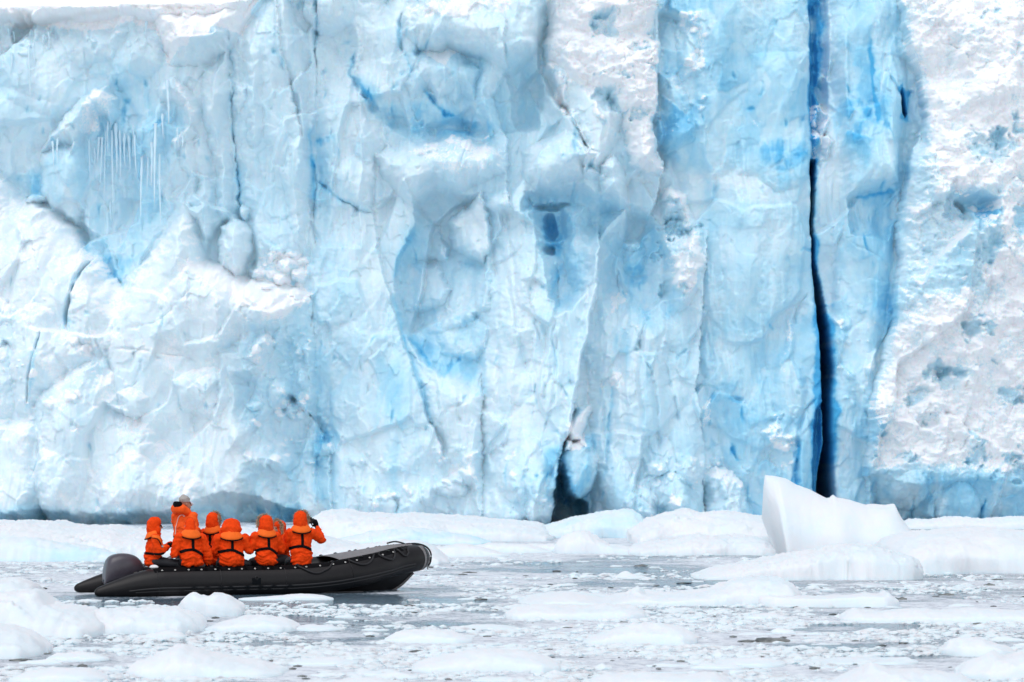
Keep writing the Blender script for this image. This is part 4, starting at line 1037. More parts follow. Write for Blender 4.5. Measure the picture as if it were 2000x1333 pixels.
def cat_rom(pts, n):
    """smooth resampling of a list of tuples"""
    P_ = np.asarray(pts, float); m = len(P_)
    t = np.linspace(0, m - 1, n); i = np.clip(t.astype(int), 0, m - 2); f = (t - i)[:, None]
    g = lambda k: P_[np.clip(k, 0, m - 1)]
    a, b, c, d_ = g(i - 1), g(i), g(i + 1), g(i + 2)
    return 0.5 * ((2 * b) + (-a + c) * f + (2 * a - 5 * b + 4 * c - d_) * f ** 2 + (-a + 3 * b - 3 * c + d_) * f ** 3)

def box_mesh(name, lo, hi, mat, parent, bev=0.01, rot=None):
    bm = bmesh.new(); bmesh.ops.create_cube(bm, size=1)
    lo, hi = Vector(lo), Vector(hi)
    for v in bm.verts:
        v.co = Vector(((v.co.x + .5) * (hi.x - lo.x) + lo.x, (v.co.y + .5) * (hi.y - lo.y) + lo.y, (v.co.z + .5) * (hi.z - lo.z) + lo.z))
    bmesh.ops.bevel(bm, geom=bm.edges[:], offset=bev, segments=2, affect='EDGES')
    if rot: bmesh.ops.rotate(bm, verts=bm.verts, cent=(lo + hi) / 2, matrix=rot)
    me = bpy.data.meshes.new(name); bm.to_mesh(me); bm.free(); me.materials.append(mat)
    return link(bpy.data.objects.new(name, me), parent)

# ---------------------------------------------------------------- the inflatable boat
TH = math.radians(19)
A_ = Vector((math.cos(TH), math.sin(TH), 0)); N_ = Vector((-math.sin(TH), math.cos(TH), 0))
HB = 0.79
ROOT = Vector((-6.74, 59.75, -0.05)) + N_ * HB
boat = link(bpy.data.objects.new('inflatable_boat', None))
boat.location = ROOT; boat.rotation_euler = (0, 0, TH)
tag(boat, 'dark grey inflatable boat carrying people in orange, outboard motor at its stern', 'boat')
def W(s, y, z): return ROOT + A_ * s + N_ * y + Vector((0, 0, z))

half = [(-0.02, -.77, .115, .028), (0.02, -.77, .12, .065), (.12, -.765, .135, .098), (.35, -.76, .17, .15), (.7, -.75, .225, .212), (1.0, -.75, .255, .245), (1.3, -.75, .262, .25), (2.3, -.75, .265, .25), (3.3, -.75, .275, .25),
        (3.9, -.735, .315, .25), (4.4, -.66, .385, .247), (4.85, -.52, .465, .24), (5.2, -.33, .535, .232), (5.56, -.16, .575, .225), (5.70, 0, .585, .222)]
full = half + [(s, -y, z, r) for s, y, z, r in half[-2::-1]]
path = cat_rom(full, 150)
tube = tube_mesh('buoyancy_tube', path[:, :3], list(np.maximum(path[:, 3], .01)), M_RUBBER, boat, seg=32)
def tube_pt(s, ang, out=0.0, side=-1):
    """a point on the tube skin: ang measured from outboard-horizontal up over the top"""
    h_ = cat_rom(half, 200); s0 = h_[:, 0]
    i = int(np.argmin(np.abs(s0 - s))); i = min(max(i, 1), 198)
    c = Vector(h_[i, :3]); tn = Vector(h_[i + 1, :3]) - Vector(h_[i - 1, :3]); tn.normalize()
    o_ = Vector((tn.y, -tn.x, 0)).normalized(); u = tn.cross(o_); u = -u if u.z < 0 else u
    p = c + (o_ * math.cos(ang) + u * math.sin(ang)) * (h_[i, 3] + out)
    if side > 0: p.y = -p.y
    return p
# long rub strakes, lacing strips on top, seams
for sd in (-1, 1):
    for an, nm, w_, mt, s0, s1 in ((math.radians(68), 'lacing_strip', .085, M_BLACK, .95, 5.3), (math.radians(-18), 'rub_strake', .016, M_DARK, .5, 5.45), (math.radians(-30), 'rub_strake', .012, M_DARK, .6, 5.45)):
        ss = np.linspace(s0, s1, 90)
        vv = []
        for s in ss:
            for k in range(5):
                d_ = (k / 4 - .5) * 2
                vv.append(tube_pt(s, an + d_ * w_ / .25, (.012 if nm == 'rub_strake' else .006) * (1 - abs(d_) ** 4) + .001, sd))
        mesh_np(nm, [tuple(v) for v in vv], grid_faces(90, 5), mt, boat)
for s in np.arange(1.08, 5.2, .222):
    for sd in (-1, 1):
        p = tube_pt(s, math.radians(54), .013, sd)
        q = tube_pt(s, math.radians(54), .05, sd)
        nrm = (q - p).normalized(); a = nrm.orthogonal().normalized(); b = nrm.cross(a)
        ring = [p + (a * math.cos(t) + b * math.sin(t)) * .012 for t in np.linspace(0, 2 * math.pi, 9)[:-1]]
        tube_mesh('eyelet', ring, .0045, M_EYE, boat, seg=6, closed=True, up=tuple(nrm))
# panel seams round the tube
for s in (1.0, 2.05, 3.15, 4.25):
    ring = [tube_pt(s, t, .003) for t in np.linspace(-1.9, 1.8, 26)]
    tube_mesh('seam_tape', ring, .006, M_DARK, boat, seg=6, squash=.5)
# hull below the tubes
st = [(1.0, -.02, .62, -.22), (2.5, -.02, .62, -.25), (3.6, .03, .60, -.24), (4.3, .12, .52, -.17), (4.7, .20, .42, -.13), (5.05, .28, .30, -.04), (5.38, .36, .16, .12), (5.62, .42, .03, .34)]
stc = cat_rom(st, 40)
vv = []
for s, zt, hw, zk in stc:
    for k in range(9):
        f = k / 4 - 1
        vv.append((s, f * hw, zk + (zt - zk) * abs(f) ** 1.3))
mesh_np('hull', vv, grid_faces(40, 9), M_DARK, boat)
tube_mesh('keel_strip', [(s + .015, 0, zk - .01) for s, zt, hw, zk in stc[18:]], .022, M_RUBLITE, boat, seg=8)
# pale abrasion strip round the bow
vv = []
for i in range(14):
    f = i / 13 * 2 - 1
    s_ = 5.70 - .11 * abs(f) ** 1.6
    for k in range(22):
        vv.append(tube_pt(s_, math.radians(-62 + 128 * k / 21), .007, -1 if f <= 0 else 1))
mesh_np('bow_strip', [tuple(v) for v in vv], grid_faces(14, 22), M_RUBLITE, boat)
# bow dodger: grey panel between the tubes at the bow
pts = []
for i, s in enumerate(np.linspace(4.15, 5.58, 16)):
    for j in range(9):
        f = j / 4 - 1
        e = tube_pt(s, math.radians(88), .006)
        pts.append((e.x, e.y * -f * -1 if f < 0 else -e.y * f, e.z + .03 * (1 - f * f)))
pts = [(x, (-abs(y) if j % 9 < 4 else abs(y)) if j % 9 != 4 else 0, z) for j, (x, y, z) in enumerate(pts)]
mesh_np('bow_cover', pts, grid_faces(16, 9), M_RUBLITE, boat)
# floor, transom
box_mesh('floor_board', (1.0, -.56, .02), (4.6, .56, .06), M_FLOOR, boat)
box_mesh('transom', (.93, -.56, -.05), (.99, .56, .50), M_DARK, boat, .015)
# rope loops on the near and far bow
def loop(s0, s1, sag, sd, up0=62, n=14):
    pp = []
    for i in range(n + 1):
        f = i / n
        pp.append(tube_pt(s0 + (s1 - s0) * f, math.radians(up0 - sag * (1 - (2 * f - 1) ** 2)), .016, sd))
    return tube_mesh('grab_rope', pp, .016, M_ROPE, boat, seg=7)
for sd in (-1, 1):
    for a, b, sg in ((3.36, 3.98, 40), (4.25, 4.72, 34), (4.80, 5.12, 38), (5.16, 5.38, 40)):
        loop(a, b, sg, sd)
    for s in (3.36, 3.98, 4.25, 4.5, 4.72, 4.80, 5.0, 5.12, 5.16, 5.3, 5.38):
        p = tube_pt(s, math.radians(66), .02, sd)
        tube_mesh('rope_cleat', [p - Vector((.03, 0, 0)), p + Vector((0, 0, .012)), p + Vector((.03, 0, 0))], .014, M_DARK, boat, seg=7)
bow = [(5.48, -.12, .82), (5.60, -.05, .825), (5.70, .0, .82), (5.82, .0, .79), (5.90, .0, .735), (5.945, .0, .66), (5.95, .0, .58), (5.935, .0, .50), (5.90, 0, .44)]
tube_mesh('painter_rope', cat_rom(bow, 30), .015, M_ROPE, boat, seg=8)
tube_mesh('painter_rope', cat_rom([(5.2, .1, .83), (5.3, .02, .86), (5.4, -.06, .845), (5.5, -.1, .80), (5.58, -.12, .74), (5.62, -.14, .66)], 20), .013, M_ROPE, boat, seg=8)
tube_mesh('bow_shackle', [(5.89 + .0 * math.cos(t), .02 * math.cos(t), .42 + .035 * math.sin(t)) for t in np.linspace(0, 6.28, 11)[:-1]], .007, M_SILVER, boat, seg=6, closed=True, up=(1, 0, 0))
# lifting patch with D ring on the near side
p = tube_pt(2.62, math.radians(8), .006); q = tube_pt(2.62, math.radians(8), .05); nn = (q - p).normalized(); up_ = Vector((0, 0, 1))
tube_mesh('lifting_ring', [p + nn * .008 + Vector((math.cos(t) * .028, 0, math.sin(t) * .026 + .03)) for t in np.linspace(0, 6.28, 13)[:-1]], .007, M_DARK, boat, seg=6, closed=True, up=(0, -1, 0))
vv = []
for i in range(7):
    for j in range(9):
        s = 2.62 + (j / 8 - .5) * .17 * (1 - i * .03); vv.append(tuple(tube_pt(s, math.radians(14 - i * 4), .006)))
mesh_np('lifting_patch', vv, grid_faces(7, 9), M_DARK, boat)

# ---------------------------------------------------------------- outboard motor (hangs on the transom: a thing of its own)
mot = link(bpy.data.objects.new('outboard_motor', None))
mot.location = W(.93, 0, .5); mot.rotation_euler = (0, 0, TH)
tag(mot, 'grey outboard motor with rounded cowl clamped to the boat stern', 'outboard motor')
o0 = Vector((.93, 0, .5))
def mrel(p): return Vector(p) - o0 + Vector((.11, 0, 0))
stn = [(.19, .235, .30, .02), (.195, .225, .42, .12), (.215, .222, .54, .165), (.25, .225, .63, .19), (.32, .245, .69, .21), (.45, .28, .722, .215), (.60, .32, .715, .205), (.72, .355, .675, .185), (.80, .38, .60, .16), (.86, .395, .50, .12), (.885, .41, .435, .03)]
sc_ = cat_rom(stn, 40)
vv = []
for s, zb, zt, hw in sc_:
    for k in range(28):
        t = 2 * math.pi * k / 28
        c_, s_ = math.cos(t), math.sin(t)
        e = .52
        yy = hw * math.copysign(abs(c_) ** e, c_)
        zz = (zb + zt) / 2 + (zt - zb) / 2 * math.copysign(abs(s_) ** (e + .15), s_)
        if s_ > 0: yy *= 1 - .22 * s_ ** 2
        vv.append(tuple(mrel((s, yy, zz))))
i_ = np.arange(40 * 28).reshape(40, 28); j_ = np.roll(i_, -1, 1)
fc = np.stack([i_[:-1], j_[:-1], j_[1:], i_[1:]], -1).reshape(-1, 4)
mesh_np('cowl', vv, fc[:, ::-1], M_COWL, mot)
def cowl_side(s, z, out=.004, sd=-1):
    i = int(np.argmin(np.abs(sc_[:, 0] - s))); _, zb, zt, hw = sc_[i]
    q = np.clip((z - (zb + zt) / 2) / ((zt - zb) / 2), -.98, .98)
    s_ = math.copysign(abs(q) ** (1 / .77), q); c_ = math.sqrt(max(0, 1 - s_ * s_)); y = hw * c_ ** .62
    if s_ > 0: y *= 1 - .22 * s_ ** 2
    return mrel((s, sd * (y + out), z))
for sd in (-1, 1):
    vv = []
    for i in range(16):
        s = .30 + .54 * i / 15
        zc = .325 + .115 * i / 15
        wd = .010 + .006 * math.sin(i / 15 * math.pi)
        for j in range(3):
            vv.append(tuple(cowl_side(s, zc + (j - 1) * wd, .004, sd)))
    mesh_np('cowl_stripe', vv, grid_faces(16, 3), M_STRIPE, mot)
    vv = []
    for i in range(8):
        for j in range(3):
            s = .43 + .08 * i / 7; vv.append(tuple(cowl_side(s, .655 + (j - 1) * .012 * math.sin((i + .5) / 8 * math.pi) + .01 * i / 7, .003, sd)))
    mesh_np('air_slot', vv, grid_faces(8, 3), M_DARK, mot)
    vv = []
    for i in range(8):
        for j in range(3):
            s = .235 + .02 * j; vv.append(tuple(cowl_side(s, .57 + .04 * i / 7, .004, sd)))
    mesh_np('air_slot', vv, grid_faces(8, 3), M_DARK, mot)
vv = []
for s, zb, zt, hw in cat_rom([(.20, .20, .25, .15), (.3, .22, .27, .19), (.6, .29, .34, .19), (.86, .37, .42, .12)], 16):
    for k in range(16):
        t = 2 * math.pi * k / 16
        vv.append(tuple(mrel((s, hw * math.copysign(abs(math.cos(t)) ** .5, math.cos(t)), (zb + zt) / 2 + (zt - zb) * .6 * math.sin(t)))))
i_ = np.arange(16 * 16).reshape(16, 16); j_ = np.roll(i_, -1, 1)
mesh_np('cowl_base', vv, np.stack([i_[:-1], i_[1:], j_[1:], j_[:-1]], -1).reshape(-1, 4), M_DARK, mot)
tube_mesh('motor_leg', [mrel(p) for p in ((.52, 0, .30), (.50, 0, .1), (.47, 0, -.3), (.45, 0, -.6))], [.12, .10, .075, .06], M_DARK, mot, seg=12)
box_mesh('transom_clamp', mrel((.78, -.12, .15)), mrel((1.02, .12, .47)), M_DARK, mot, .03)
tube_mesh('tiller_arm', [mrel(p) for p in cat_rom([(.86, -.15, .46), (1.00, -.34, .53), (1.10, -.48, .60), (1.22, -.54, .68), (1.33, -.56, .77)], 14)], list(np.linspace(.045, .026, 14)), M_SILVER, mot, seg=12)
tube_mesh('tiller_grip', [mrel(p) for p in ((1.31, -.555, .755), (1.37, -.56, .80), (1.46, -.56, .88))], [.026, .024, .022], M_DARK, mot, seg=12)

# white float lying on the stern end of the near tube
bm = bmesh.new(); bmesh.ops.create_uvsphere(bm, u_segments=20, v_segments=12, radius=1)
for v in bm.verts:
    v.co = Vector((v.co.x * .075, v.co.y * .06, v.co.z * .042 * (1 if v.co.z > 0 else .6)))
me = bpy.data.meshes.new('float'); bm.to_mesh(me); bm.free(); me.materials.append(M_WHITE)
me.polygons.foreach_set('use_smooth', [True] * len(me.polygons))
o = link(bpy.data.objects.new('float', me)); o.location = W(.98, -.70, .515)
tag(o, 'small white rounded float lying on the tube behind the motor tiller', 'float')
# ---------------------------------------------------------------- people
DG = None
_ico = bmesh.new(); bmesh.ops.create_icosphere(_ico, subdivisions=2, radius=1.0)
IV = np.array([v.co[:] for v in _ico.verts]); IF = np.array([[v.index for v in f.verts] for f in _ico.faces]); _ico.free()

def blob_mesh(name, chains, mat, parent, voxel, smooth=3, wrinkle=None):
    """chains: lists of (x,y,z,rx,ry,rz); a solid is swept along each, all are fused into one continuous skin"""
    vs_, fs_, n = [], [], 0
    for ch in chains:
        for i in range(len(ch)):
            a = np.array(ch[i], float)
            b = np.array(ch[min(i + 1, len(ch) - 1)], float)
            L_ = np.linalg.norm(b[:3] - a[:3]); k = max(1, int(L_ / max(0.25 * min(a[3:].min(), b[3:].min()), .004)))
            for j in range(k if i < len(ch) - 1 else 1):
                q = a + (b - a) * j / k
                vs_.append(IV * q[3:] + q[:3]); fs_.append(IF + n); n += len(IV)
    me = bpy.data.meshes.new(name)
    me.from_pydata(np.concatenate(vs_).tolist(), [], np.concatenate(fs_).tolist()); me.update()
    o = link(bpy.data.objects.new(name, me))
    md = o.modifiers.new('r', 'REMESH'); md.mode = 'VOXEL'; md.voxel_size = voxel
    ms = o.modifiers.new('s', 'SMOOTH'); ms.factor = 0.6; ms.iterations = smooth
    dg = bpy.context.evaluated_depsgraph_get()
    me2 = bpy.data.meshes.new_from_object(o.evaluated_get(dg))
    o.modifiers.clear(); o.data = me2; bpy.data.meshes.remove(me)
    me2.name = name
    m = len(me2.vertices)
    co = np.empty(m * 3, np.float32); me2.vertices.foreach_get('co', co); co = co.reshape(-1, 3)
    if wrinkle:
        no = np.empty(m * 3, np.float32); me2.vertex_normals.foreach_get('vector', no); no = no.reshape(-1, 3)
        co = co + no * wrinkle(co.astype(float))[:, None]
        me2.vertices.foreach_set('co', co.ravel().astype(np.float32))
    me2.materials.clear(); me2.materials.append(mat)
    me2.polygons.foreach_set('use_smooth', [True] * len(me2.polygons))
    me2.update()
    o.parent = parent
    return o

def folds(seed, amp=0.027):
    def f(c):
        x, y, z = c[:, 0], c[:, 1], c[:, 2]
        low = sstep(.42, .12, z)
        a = fbm(x * 5 + y * 6 + seed, z * 15 + 1.2 * noise(x * 7 + seed, z * 4, seed), seed, 3)
        b = fbm(x * 9 + seed, z * 8 + y * 7, seed + 3, 3)
        return amp * (a * (.45 + .8 * low) + b * .7)
    return f

def bvh_of(o):
    bm = bmesh.new(); bm.from_mesh(o.data); t = BVHTree.FromBMesh(bm); bm.free(); return t

def ribbon(name, bvhs, pts, direction, width, mat, parent, off=.006, thick=True, n=None):
    """webbing laid on clothing: dropped on to it along one direction"""
    d_ = Vector(direction).normalized()
    n = n or max(8, 6 * len(pts))
    pp = [Vector(p) for p in cat_rom(pts, n)]
    vv = []
    for i, p in enumerate(pp):
        tn = (pp[min(i + 1, n - 1)] - pp[max(i - 1, 0)]).normalized(); s = tn.cross(d_).normalized()
        for k in (-1, -.5, 0, .5, 1):
            o_ = p + s * k * width / 2 - d_ * 1.5
            best = None
            for bv in bvhs:
                h = bv.ray_cast(o_, d_)
                if h[0] is not None and (best is None or h[3] < best[1]): best = (h[0], h[3])
            q = best[0] if best else (vv[-1] + d_ * off if vv else p)
            vv.append(q - d_ * off)
    v = np.array([tuple(q) for q in vv])
    D_ = v @ np.array(d_)
    D_ = D_.reshape(n, 5); sm = D_.copy()
    for _ in range(3): sm[1:-1] = np.minimum(sm[1:-1], (sm[:-2] + sm[2:]) / 2 * .5 + sm[1:-1] * .5)
    v = v + (sm - D_).reshape(-1, 1) * np.array(d_)
    o = mesh_np(name, v, grid_faces(n, 5), mat, parent)
    md = o.modifiers.new('t', 'SOLIDIFY'); md.thickness = .006; md.offset = 0
    return o

def hand_chains(w, f, up, side, curl=.5, r=.0095):
    """palm, four unequal bent fingers and a thumb; w wrist, f finger direction, up = back of the hand"""
    w, f, up = Vector(w), Vector(f).normalized(), Vector(up).normalized()
    s = f.cross(up).normalized() * side
    ch = [[(*(w - f * .01), .024, .024, .02), (*(w + f * .05), .036, .032, .022), (*(w + f * .085), .038, .03, .02)]]
    for k, (off, ln) in enumerate(((-.030, .070), (-.010, .080), (.011, .075), (.031, .058))):
        b = w + f * .09 + s * off
        j1 = b + (f * math.cos(curl) - up * math.sin(curl)) * ln * .45
        j2 = j1 + (f * math.cos(curl * 2) - up * math.sin(curl * 2)) * ln * .32
        j3 = j2 + (f * math.cos(curl * 2.8) - up * math.sin(curl * 2.8)) * ln * .25
        ch.append([(*b, r * 1.1, r * 1.1, r * 1.1), (*j1, r, r, r), (*j2, r * .92, r * .92, r * .92), (*j3, r * .8, r * .8, r * .8)])
    t0 = w + f * .025 - s * .032; t1 = t0 + (f * .6 - s * .7 - up * .3).normalized() * .042; t2 = t1 + (f * .85 - s * .1 - up * .5).normalized() * .032
    ch.append([(*t0, r * 1.4, r * 1.4, r * 1.4), (*t1, r * 1.1, r * 1.1, r * 1.1), (*t2, r * .9, r * .9, r * .9)])
    return ch

def rot2(p, c, yaw, tilt=0):
    """turn a point about the neck: yaw about z, tilt about x"""
    q = Vector(p) - Vector(c)
    q = Matrix.Rotation(tilt, 3, 'X') @ q
    q = Matrix.Rotation(yaw, 3, 'Z') @ q
    return q + Vector(c)

def fur_ring(name, c, R, mat, parent, count=420, ln=.05, rad=.022, arc=(0, 360), seed=0, axes=None):
    """c centre, R (rx, rz) of the ring, axes = (side, up, front)"""
    rr = random.Random(seed)
    sx, uz, fy = axes
    V_, F_ = [], []
    for i in range(count):
        a = math.radians(rr.uniform(*arc))
        ctr = c + sx * math.cos(a) * R[0] + uz * math.sin(a) * R[1]
        rd = (sx * math.cos(a) + uz * math.sin(a)).normalized()
        b = rr.uniform(0, 6.28)
        n_ = rd * math.cos(b) + fy * math.sin(b)
        dr = (n_ + Vector((rr.uniform(-.5, .5), rr.uniform(-.5, .5), rr.uniform(-.6, .3)))).normalized()
        p0 = ctr + n_ * rad * .4; L_ = ln * rr.uniform(.5, 1.15)
        q = dr.orthogonal().normalized() * .0075; q2 = dr.cross(q)
        k = len(V_)
        V_ += [p0 + q, p0 - q * .5 + q2 * .9, p0 - q * .5 - q2 * .9, p0 + dr * L_ + Vector((0, 0, -.006))]
        F_ += [(k, k + 1, k + 3), (k + 1, k + 2, k + 3), (k + 2, k, k + 3)]
    return mesh_np(name, [tuple(v) for v in V_], F_, mat, parent, smooth=False)

def vest_collar(o, bv, z0, w, drop, parent, yaw=0.0, yoff=0.0):
    """the curved flap of an inflatable life vest behind the neck, draped over hood base and shoulders"""
    n, m = 25, 8
    vv = []
    for i in range(n):
        t = math.radians(-112 + 224 * i / (n - 1)) + yaw
        for j in range(m):
            f = j / (m - 1)
            r = (.085 + (w - .085) * f)
            x = math.sin(t) * r; y = -math.cos(t) * r * .80 + yoff
            vv.append([x, y, z0 - drop * f ** 1.3 * (0.55 + .45 * max(0, math.cos(t - yaw))) + .010 * math.sin(f * 3.1)])
    v = np.array(vv)
    ob = mesh_np('vest_collar', v, grid_faces(n, m), M_COLLAR, parent)
    md = ob.modifiers.new('t', 'SOLIDIFY'); md.thickness = .022; md.offset = -1
    edge = [tuple(v[i * m + m - 1] + np.array([0, 0, -.012])) for i in range(n)]
    tube_mesh('edge_piping', edge, .010, M_BLACK, ob, seg=7)
    return ob

def person(label, pos, yaw, k=1.0, lean=0.03, head_yaw=0.0, head_tilt=0.0, arms=None, seed=1, hood='up', fur=None, hood_s=1.0, wide=1.0, collar=True, harness='T', gloves=(True, True),
           standing=False, mat=None, hood_w=1.0, legs=None, hipz=.1, cap=False, belt_dip=.0, side_view=False, group='people riding in the inflatable boat'):
    body_p = None
    S = .50 * k; NK = .575 * k; HC = .70 * k                     # shoulders, neck, head centre above the seat
    base = 0.0
    a = arms or {}
    def arm(sd):
        sh = (sd * .185 * wide, lean, S)
        el, wr, fd, ud = a.get(sd, ((sd * .27, lean + .06, .27), (sd * .13, .33, .24), (-sd * .4, 1, -.1), (0, 0, 1)))
        return sh, el, wr, fd, ud
    neck = (0, lean + .01, NK)
    def hp(x, y, z): return tuple(rot2((x, lean + .02 + y, HC + z), neck, head_yaw, head_tilt))
    body = []
    body.append([(0, 0, hipz, .16, .12, .10), (0, lean * .5, .3 * k, .15, .10, .1), (0, lean, .46 * k, .17, .095, .07), (0, lean, .53 * k, .08, .07, .05), (*neck, .055, .055, .05), (0, lean + .015, .62 * k, .052, .052, .05)])
    body.append([(*hp(0, -.012, .03), .074, .088, .088)]); body.append([(*hp(0, .03, -.03), .058, .062, .072), (*hp(0, .052, -.085), .034, .034, .026)])
    body.append([(*hp(0, .085, .012), .010, .010, .012), (*hp(0, .106, -.022), .014, .016, .012)])        # nose
    body.append([(*hp(-.022, .088, -.058), .010, .007, .005), (*hp(.022, .088, -.058), .010, .007, .005)])    # lips
    body.append([(*hp(-.035, .078, .030), .018, .012, .006), (*hp(.035, .078, .030), .018, .012, .006)])      # brow
    for sd in (-1, 1):
        body.append([(*hp(sd * .078, -.005, -.005), .010, .018, .028)])
    jk, pants, gl = [], [], {}
    for sd in (-1, 1):
        sh, el, wr, fd, ud = arm(sd)
        body.append([(*sh, .05, .05, .05), (*el, .038, .038, .038), (*wr, .026, .026, .024)])
        hc = hand_chains(wr, fd, ud, sd)
        body += hc
        cuff = Vector(wr) + (Vector(el) - Vector(wr)).normalized() * .015
        jk.append([(*sh, .090, .092, .085), (*((Vector(sh) + Vector(el)) / 2), .080, .080, .078), (*el, .076, .076, .074), (*((Vector(el) + cuff * 2) / 3), .066, .066, .064), (*cuff, .050, .050, .048)])
        gl[sd] = [[(x, y, z, rx * 1.28, ry * 1.28, rz * 1.28) for x, y, z, rx, ry, rz in c] for c in hc]
        gl[sd].append([(*cuff, .038, .038, .038), (*wr, .036, .036, .034)])
    if standing:
        lg = legs or {-1: ((-.10, .02, -.42), (-.11, .0, -.80)), 1: ((.10, .06, -.42), (.11, .06, -.80))}
    else:
        lg = legs or {-1: ((-.13, .42, .06), (-.14, .46, -.34)), 1: ((.13, .42, .06), (.14, .46, -.34))}
    for sd in (-1, 1):
        kn, ft = lg[sd]
        hip = (sd * .09, .02, hipz)
        body.append([(*hip, .085, .085, .085), (*kn, .055, .055, .055), (*ft, .036, .036, .04), (ft[0], ft[1] + .12, ft[2] - .02, .036, .05, .025)])
        pants.append([(*hip, .105, .105, .10), (*kn, .078, .078, .075), (*ft, .062, .065, .05)])
        pants.append([(ft[0], ft[1] - .01, ft[2] - .03, .05, .06, .045), (ft[0], ft[1] + .14, ft[2] - .05, .048, .07, .03)])
    pants.append([(0, 0, hipz, .17, .135, .10)])
    ww = wide
    hem = (-.0 if not standing else -.06)
    jk.append([(0, -.01, hem + .075, .185 * ww, .150, .075), (0, -.005, .16 * k, .192 * ww, .155, .09), (0, lean * .4, .27 * k, .182 * ww, .145, .09), (0, lean * .8, .38 * k, .190 * ww, .138, .09), (0, lean, .47 * k, .178 * ww, .122, .075),
               (0, lean, .53 * k, .120, .10, .06), (0, lean + .01, .58 * k, .085, .085, .05)])
    o = blob_mesh('person', body, M_SKIN, None, .0075, 2)
    o.location = pos; o.rotation_euler = (0, 0, yaw)
    tag(o, label, 'person', group)
    M = mat or M_ORANGE
    J = blob_mesh('jacket', jk, M, o, .013, 4, folds(seed))
    bv = bvh_of(J)
    blob_mesh('trousers', pants, M_PANTS, o, .02, 3)
    for sd in (-1, 1):
        if gloves[0 if sd < 0 else 1]:
            blob_mesh('glove', gl[sd], M_BLACK, o, .0085, 1)
    ax = (Matrix.Rotation(head_yaw, 3, 'Z') @ Vector((1, 0, 0)), Matrix.Rotation(head_yaw, 3, 'Z') @ (Matrix.Rotation(head_tilt, 3, 'X') @ Vector((0, 0, 1))), Matrix.Rotation(head_yaw, 3, 'Z') @ (Matrix.Rotation(head_tilt, 3, 'X') @ Vector((0, 1, 0))))
    hs2 = hood_s
    if hood == 'up':
        hd = [[(*hp(0, -.035, .035), .108 * hs2 * hood_w, .108 * hs2, .118 * hs2), (*hp(0, -.045, -.04), .112 * hs2 * hood_w ** 1.5, .108 * hs2, .10 * hs2), (0, lean - .02, .585 * k, .112, .10, .06)],
              [(*hp(0, -.0, .06), .096 * hs2, .085 * hs2, .092 * hs2)],
              [(*hp(-.085 * hs2, .03, -.06), .026, .05, .07)], [(*hp(.085 * hs2, .03, -.06), .026, .05, .07)], [(*hp(-.05, .045, -.12), .04, .04, .04), (*hp(.05, .045, -.12), .04, .04, .04)]]
        H = blob_mesh('hood', hd, M, o, .011, 3, lambda c: .010 * fbm(c[:, 0] * 11 + seed, c[:, 2] * 13 + c[:, 1] * 9, seed + 40, 3))
        if fur:
            fmat, cnt, arc = fur
            fur_ring('fur_trim', Vector(hp(0, .025, .02)), (.112 * hs2, .125 * hs2), fmat, o, count=cnt, arc=arc, seed=seed, axes=ax, ln=.050)
        if cap:
            blob_mesh('orange_cap', [[(*hp(0, .045, .055), .090, .105, .086)]], M, o, .011, 2)
    if collar:
        vest_collar(J, bv, .640 * k if hood == 'up' else .62 * k, .172 * wide, .145, o, yoff=lean - .02)
    if harness == 'T':
        zb = .30 * k
        ribbon('back_strap', [bv], [(0, 0, .60 * k), (.005, 0, .45 * k), (0, 0, zb)], (0, 1, 0), .046, M_BLACK, o, n=16)
        ribbon('belt', [bv], [(-.19 * wide, 0, zb - .035), (-.12, 0, zb - .005), (0, 0, zb + .005), (.10, 0, zb - .025 - belt_dip * .5), (.19 * wide, 0, zb - .07 - belt_dip)], (0, 1, 0), .044, M_BLACK, o, n=34)
    if harness == 'side':
        zb = .24 * k
        ribbon('belt', [bv], [(0, -.16, zb + .01), (0, -.05, zb), (0, .05, zb - .005), (0, .15, zb + .01)], (-1, 0, 0), .04, M_BLACK, o, n=26)
    return o, J, bv, hp, ax

SEATZ = .50
def at(s, y, z=SEATZ): return W(s, y, z)
YB = TH                                       # facing across the boat, away from the camera

# second from the stern: back to the camera
person('back-turned person with small crumpled hood, sitting nearest the stern on the near tube', at(1.60, -.72), YB + .04, k=.98, hood_s=.80, head_yaw=-.2, head_tilt=-.25, seed=2, lean=.05, wide=1.02,
       arms={-1: ((-.27, .05, .24), (-.20, .28, .30), (.2, 1, .2), (0, 0, 1)), 1: ((.28, .0, .24), (.30, .06, .04), (.0, .4, -1), (1, 0, 0))}, belt_dip=.03)
person('broad-backed person with white-grey tufts above a drooping hood, on the near tube', at(2.28, -.72), YB - .12, k=.93, hood_w=1.3, hood_s=1.12, head_yaw=-.25, head_tilt=-.55, seed=3, lean=.06, wide=1.14,
       fur=(M_FURPALE, 260, (20, 160)), arms={-1: ((-.26, .10, .27), (-.14, .34, .34), (.2, 1, .2), (0, 0, 1)), 1: ((.30, .06, .27), (.20, .30, .40), (-.3, 1, .4), (0, 0, 1))}, belt_dip=.02)
person('person with fur-edged hood seen squarely from behind, second from the bow on near tube', at(2.88, -.72), YB + .02, k=.99, hood_s=1.10, head_yaw=.05, head_tilt=-.12, seed=4, lean=.04,
       fur=(M_FUR, 520, (-20, 200)), cap=True, arms={-1: ((-.28, .06, .28), (-.16, .30, .30), (.3, 1, .1), (0, 0, 1)), 1: ((.28, .06, .28), (.16, .30, .36), (-.3, 1, .2), (0, 0, 1))}, belt_dip=.04)
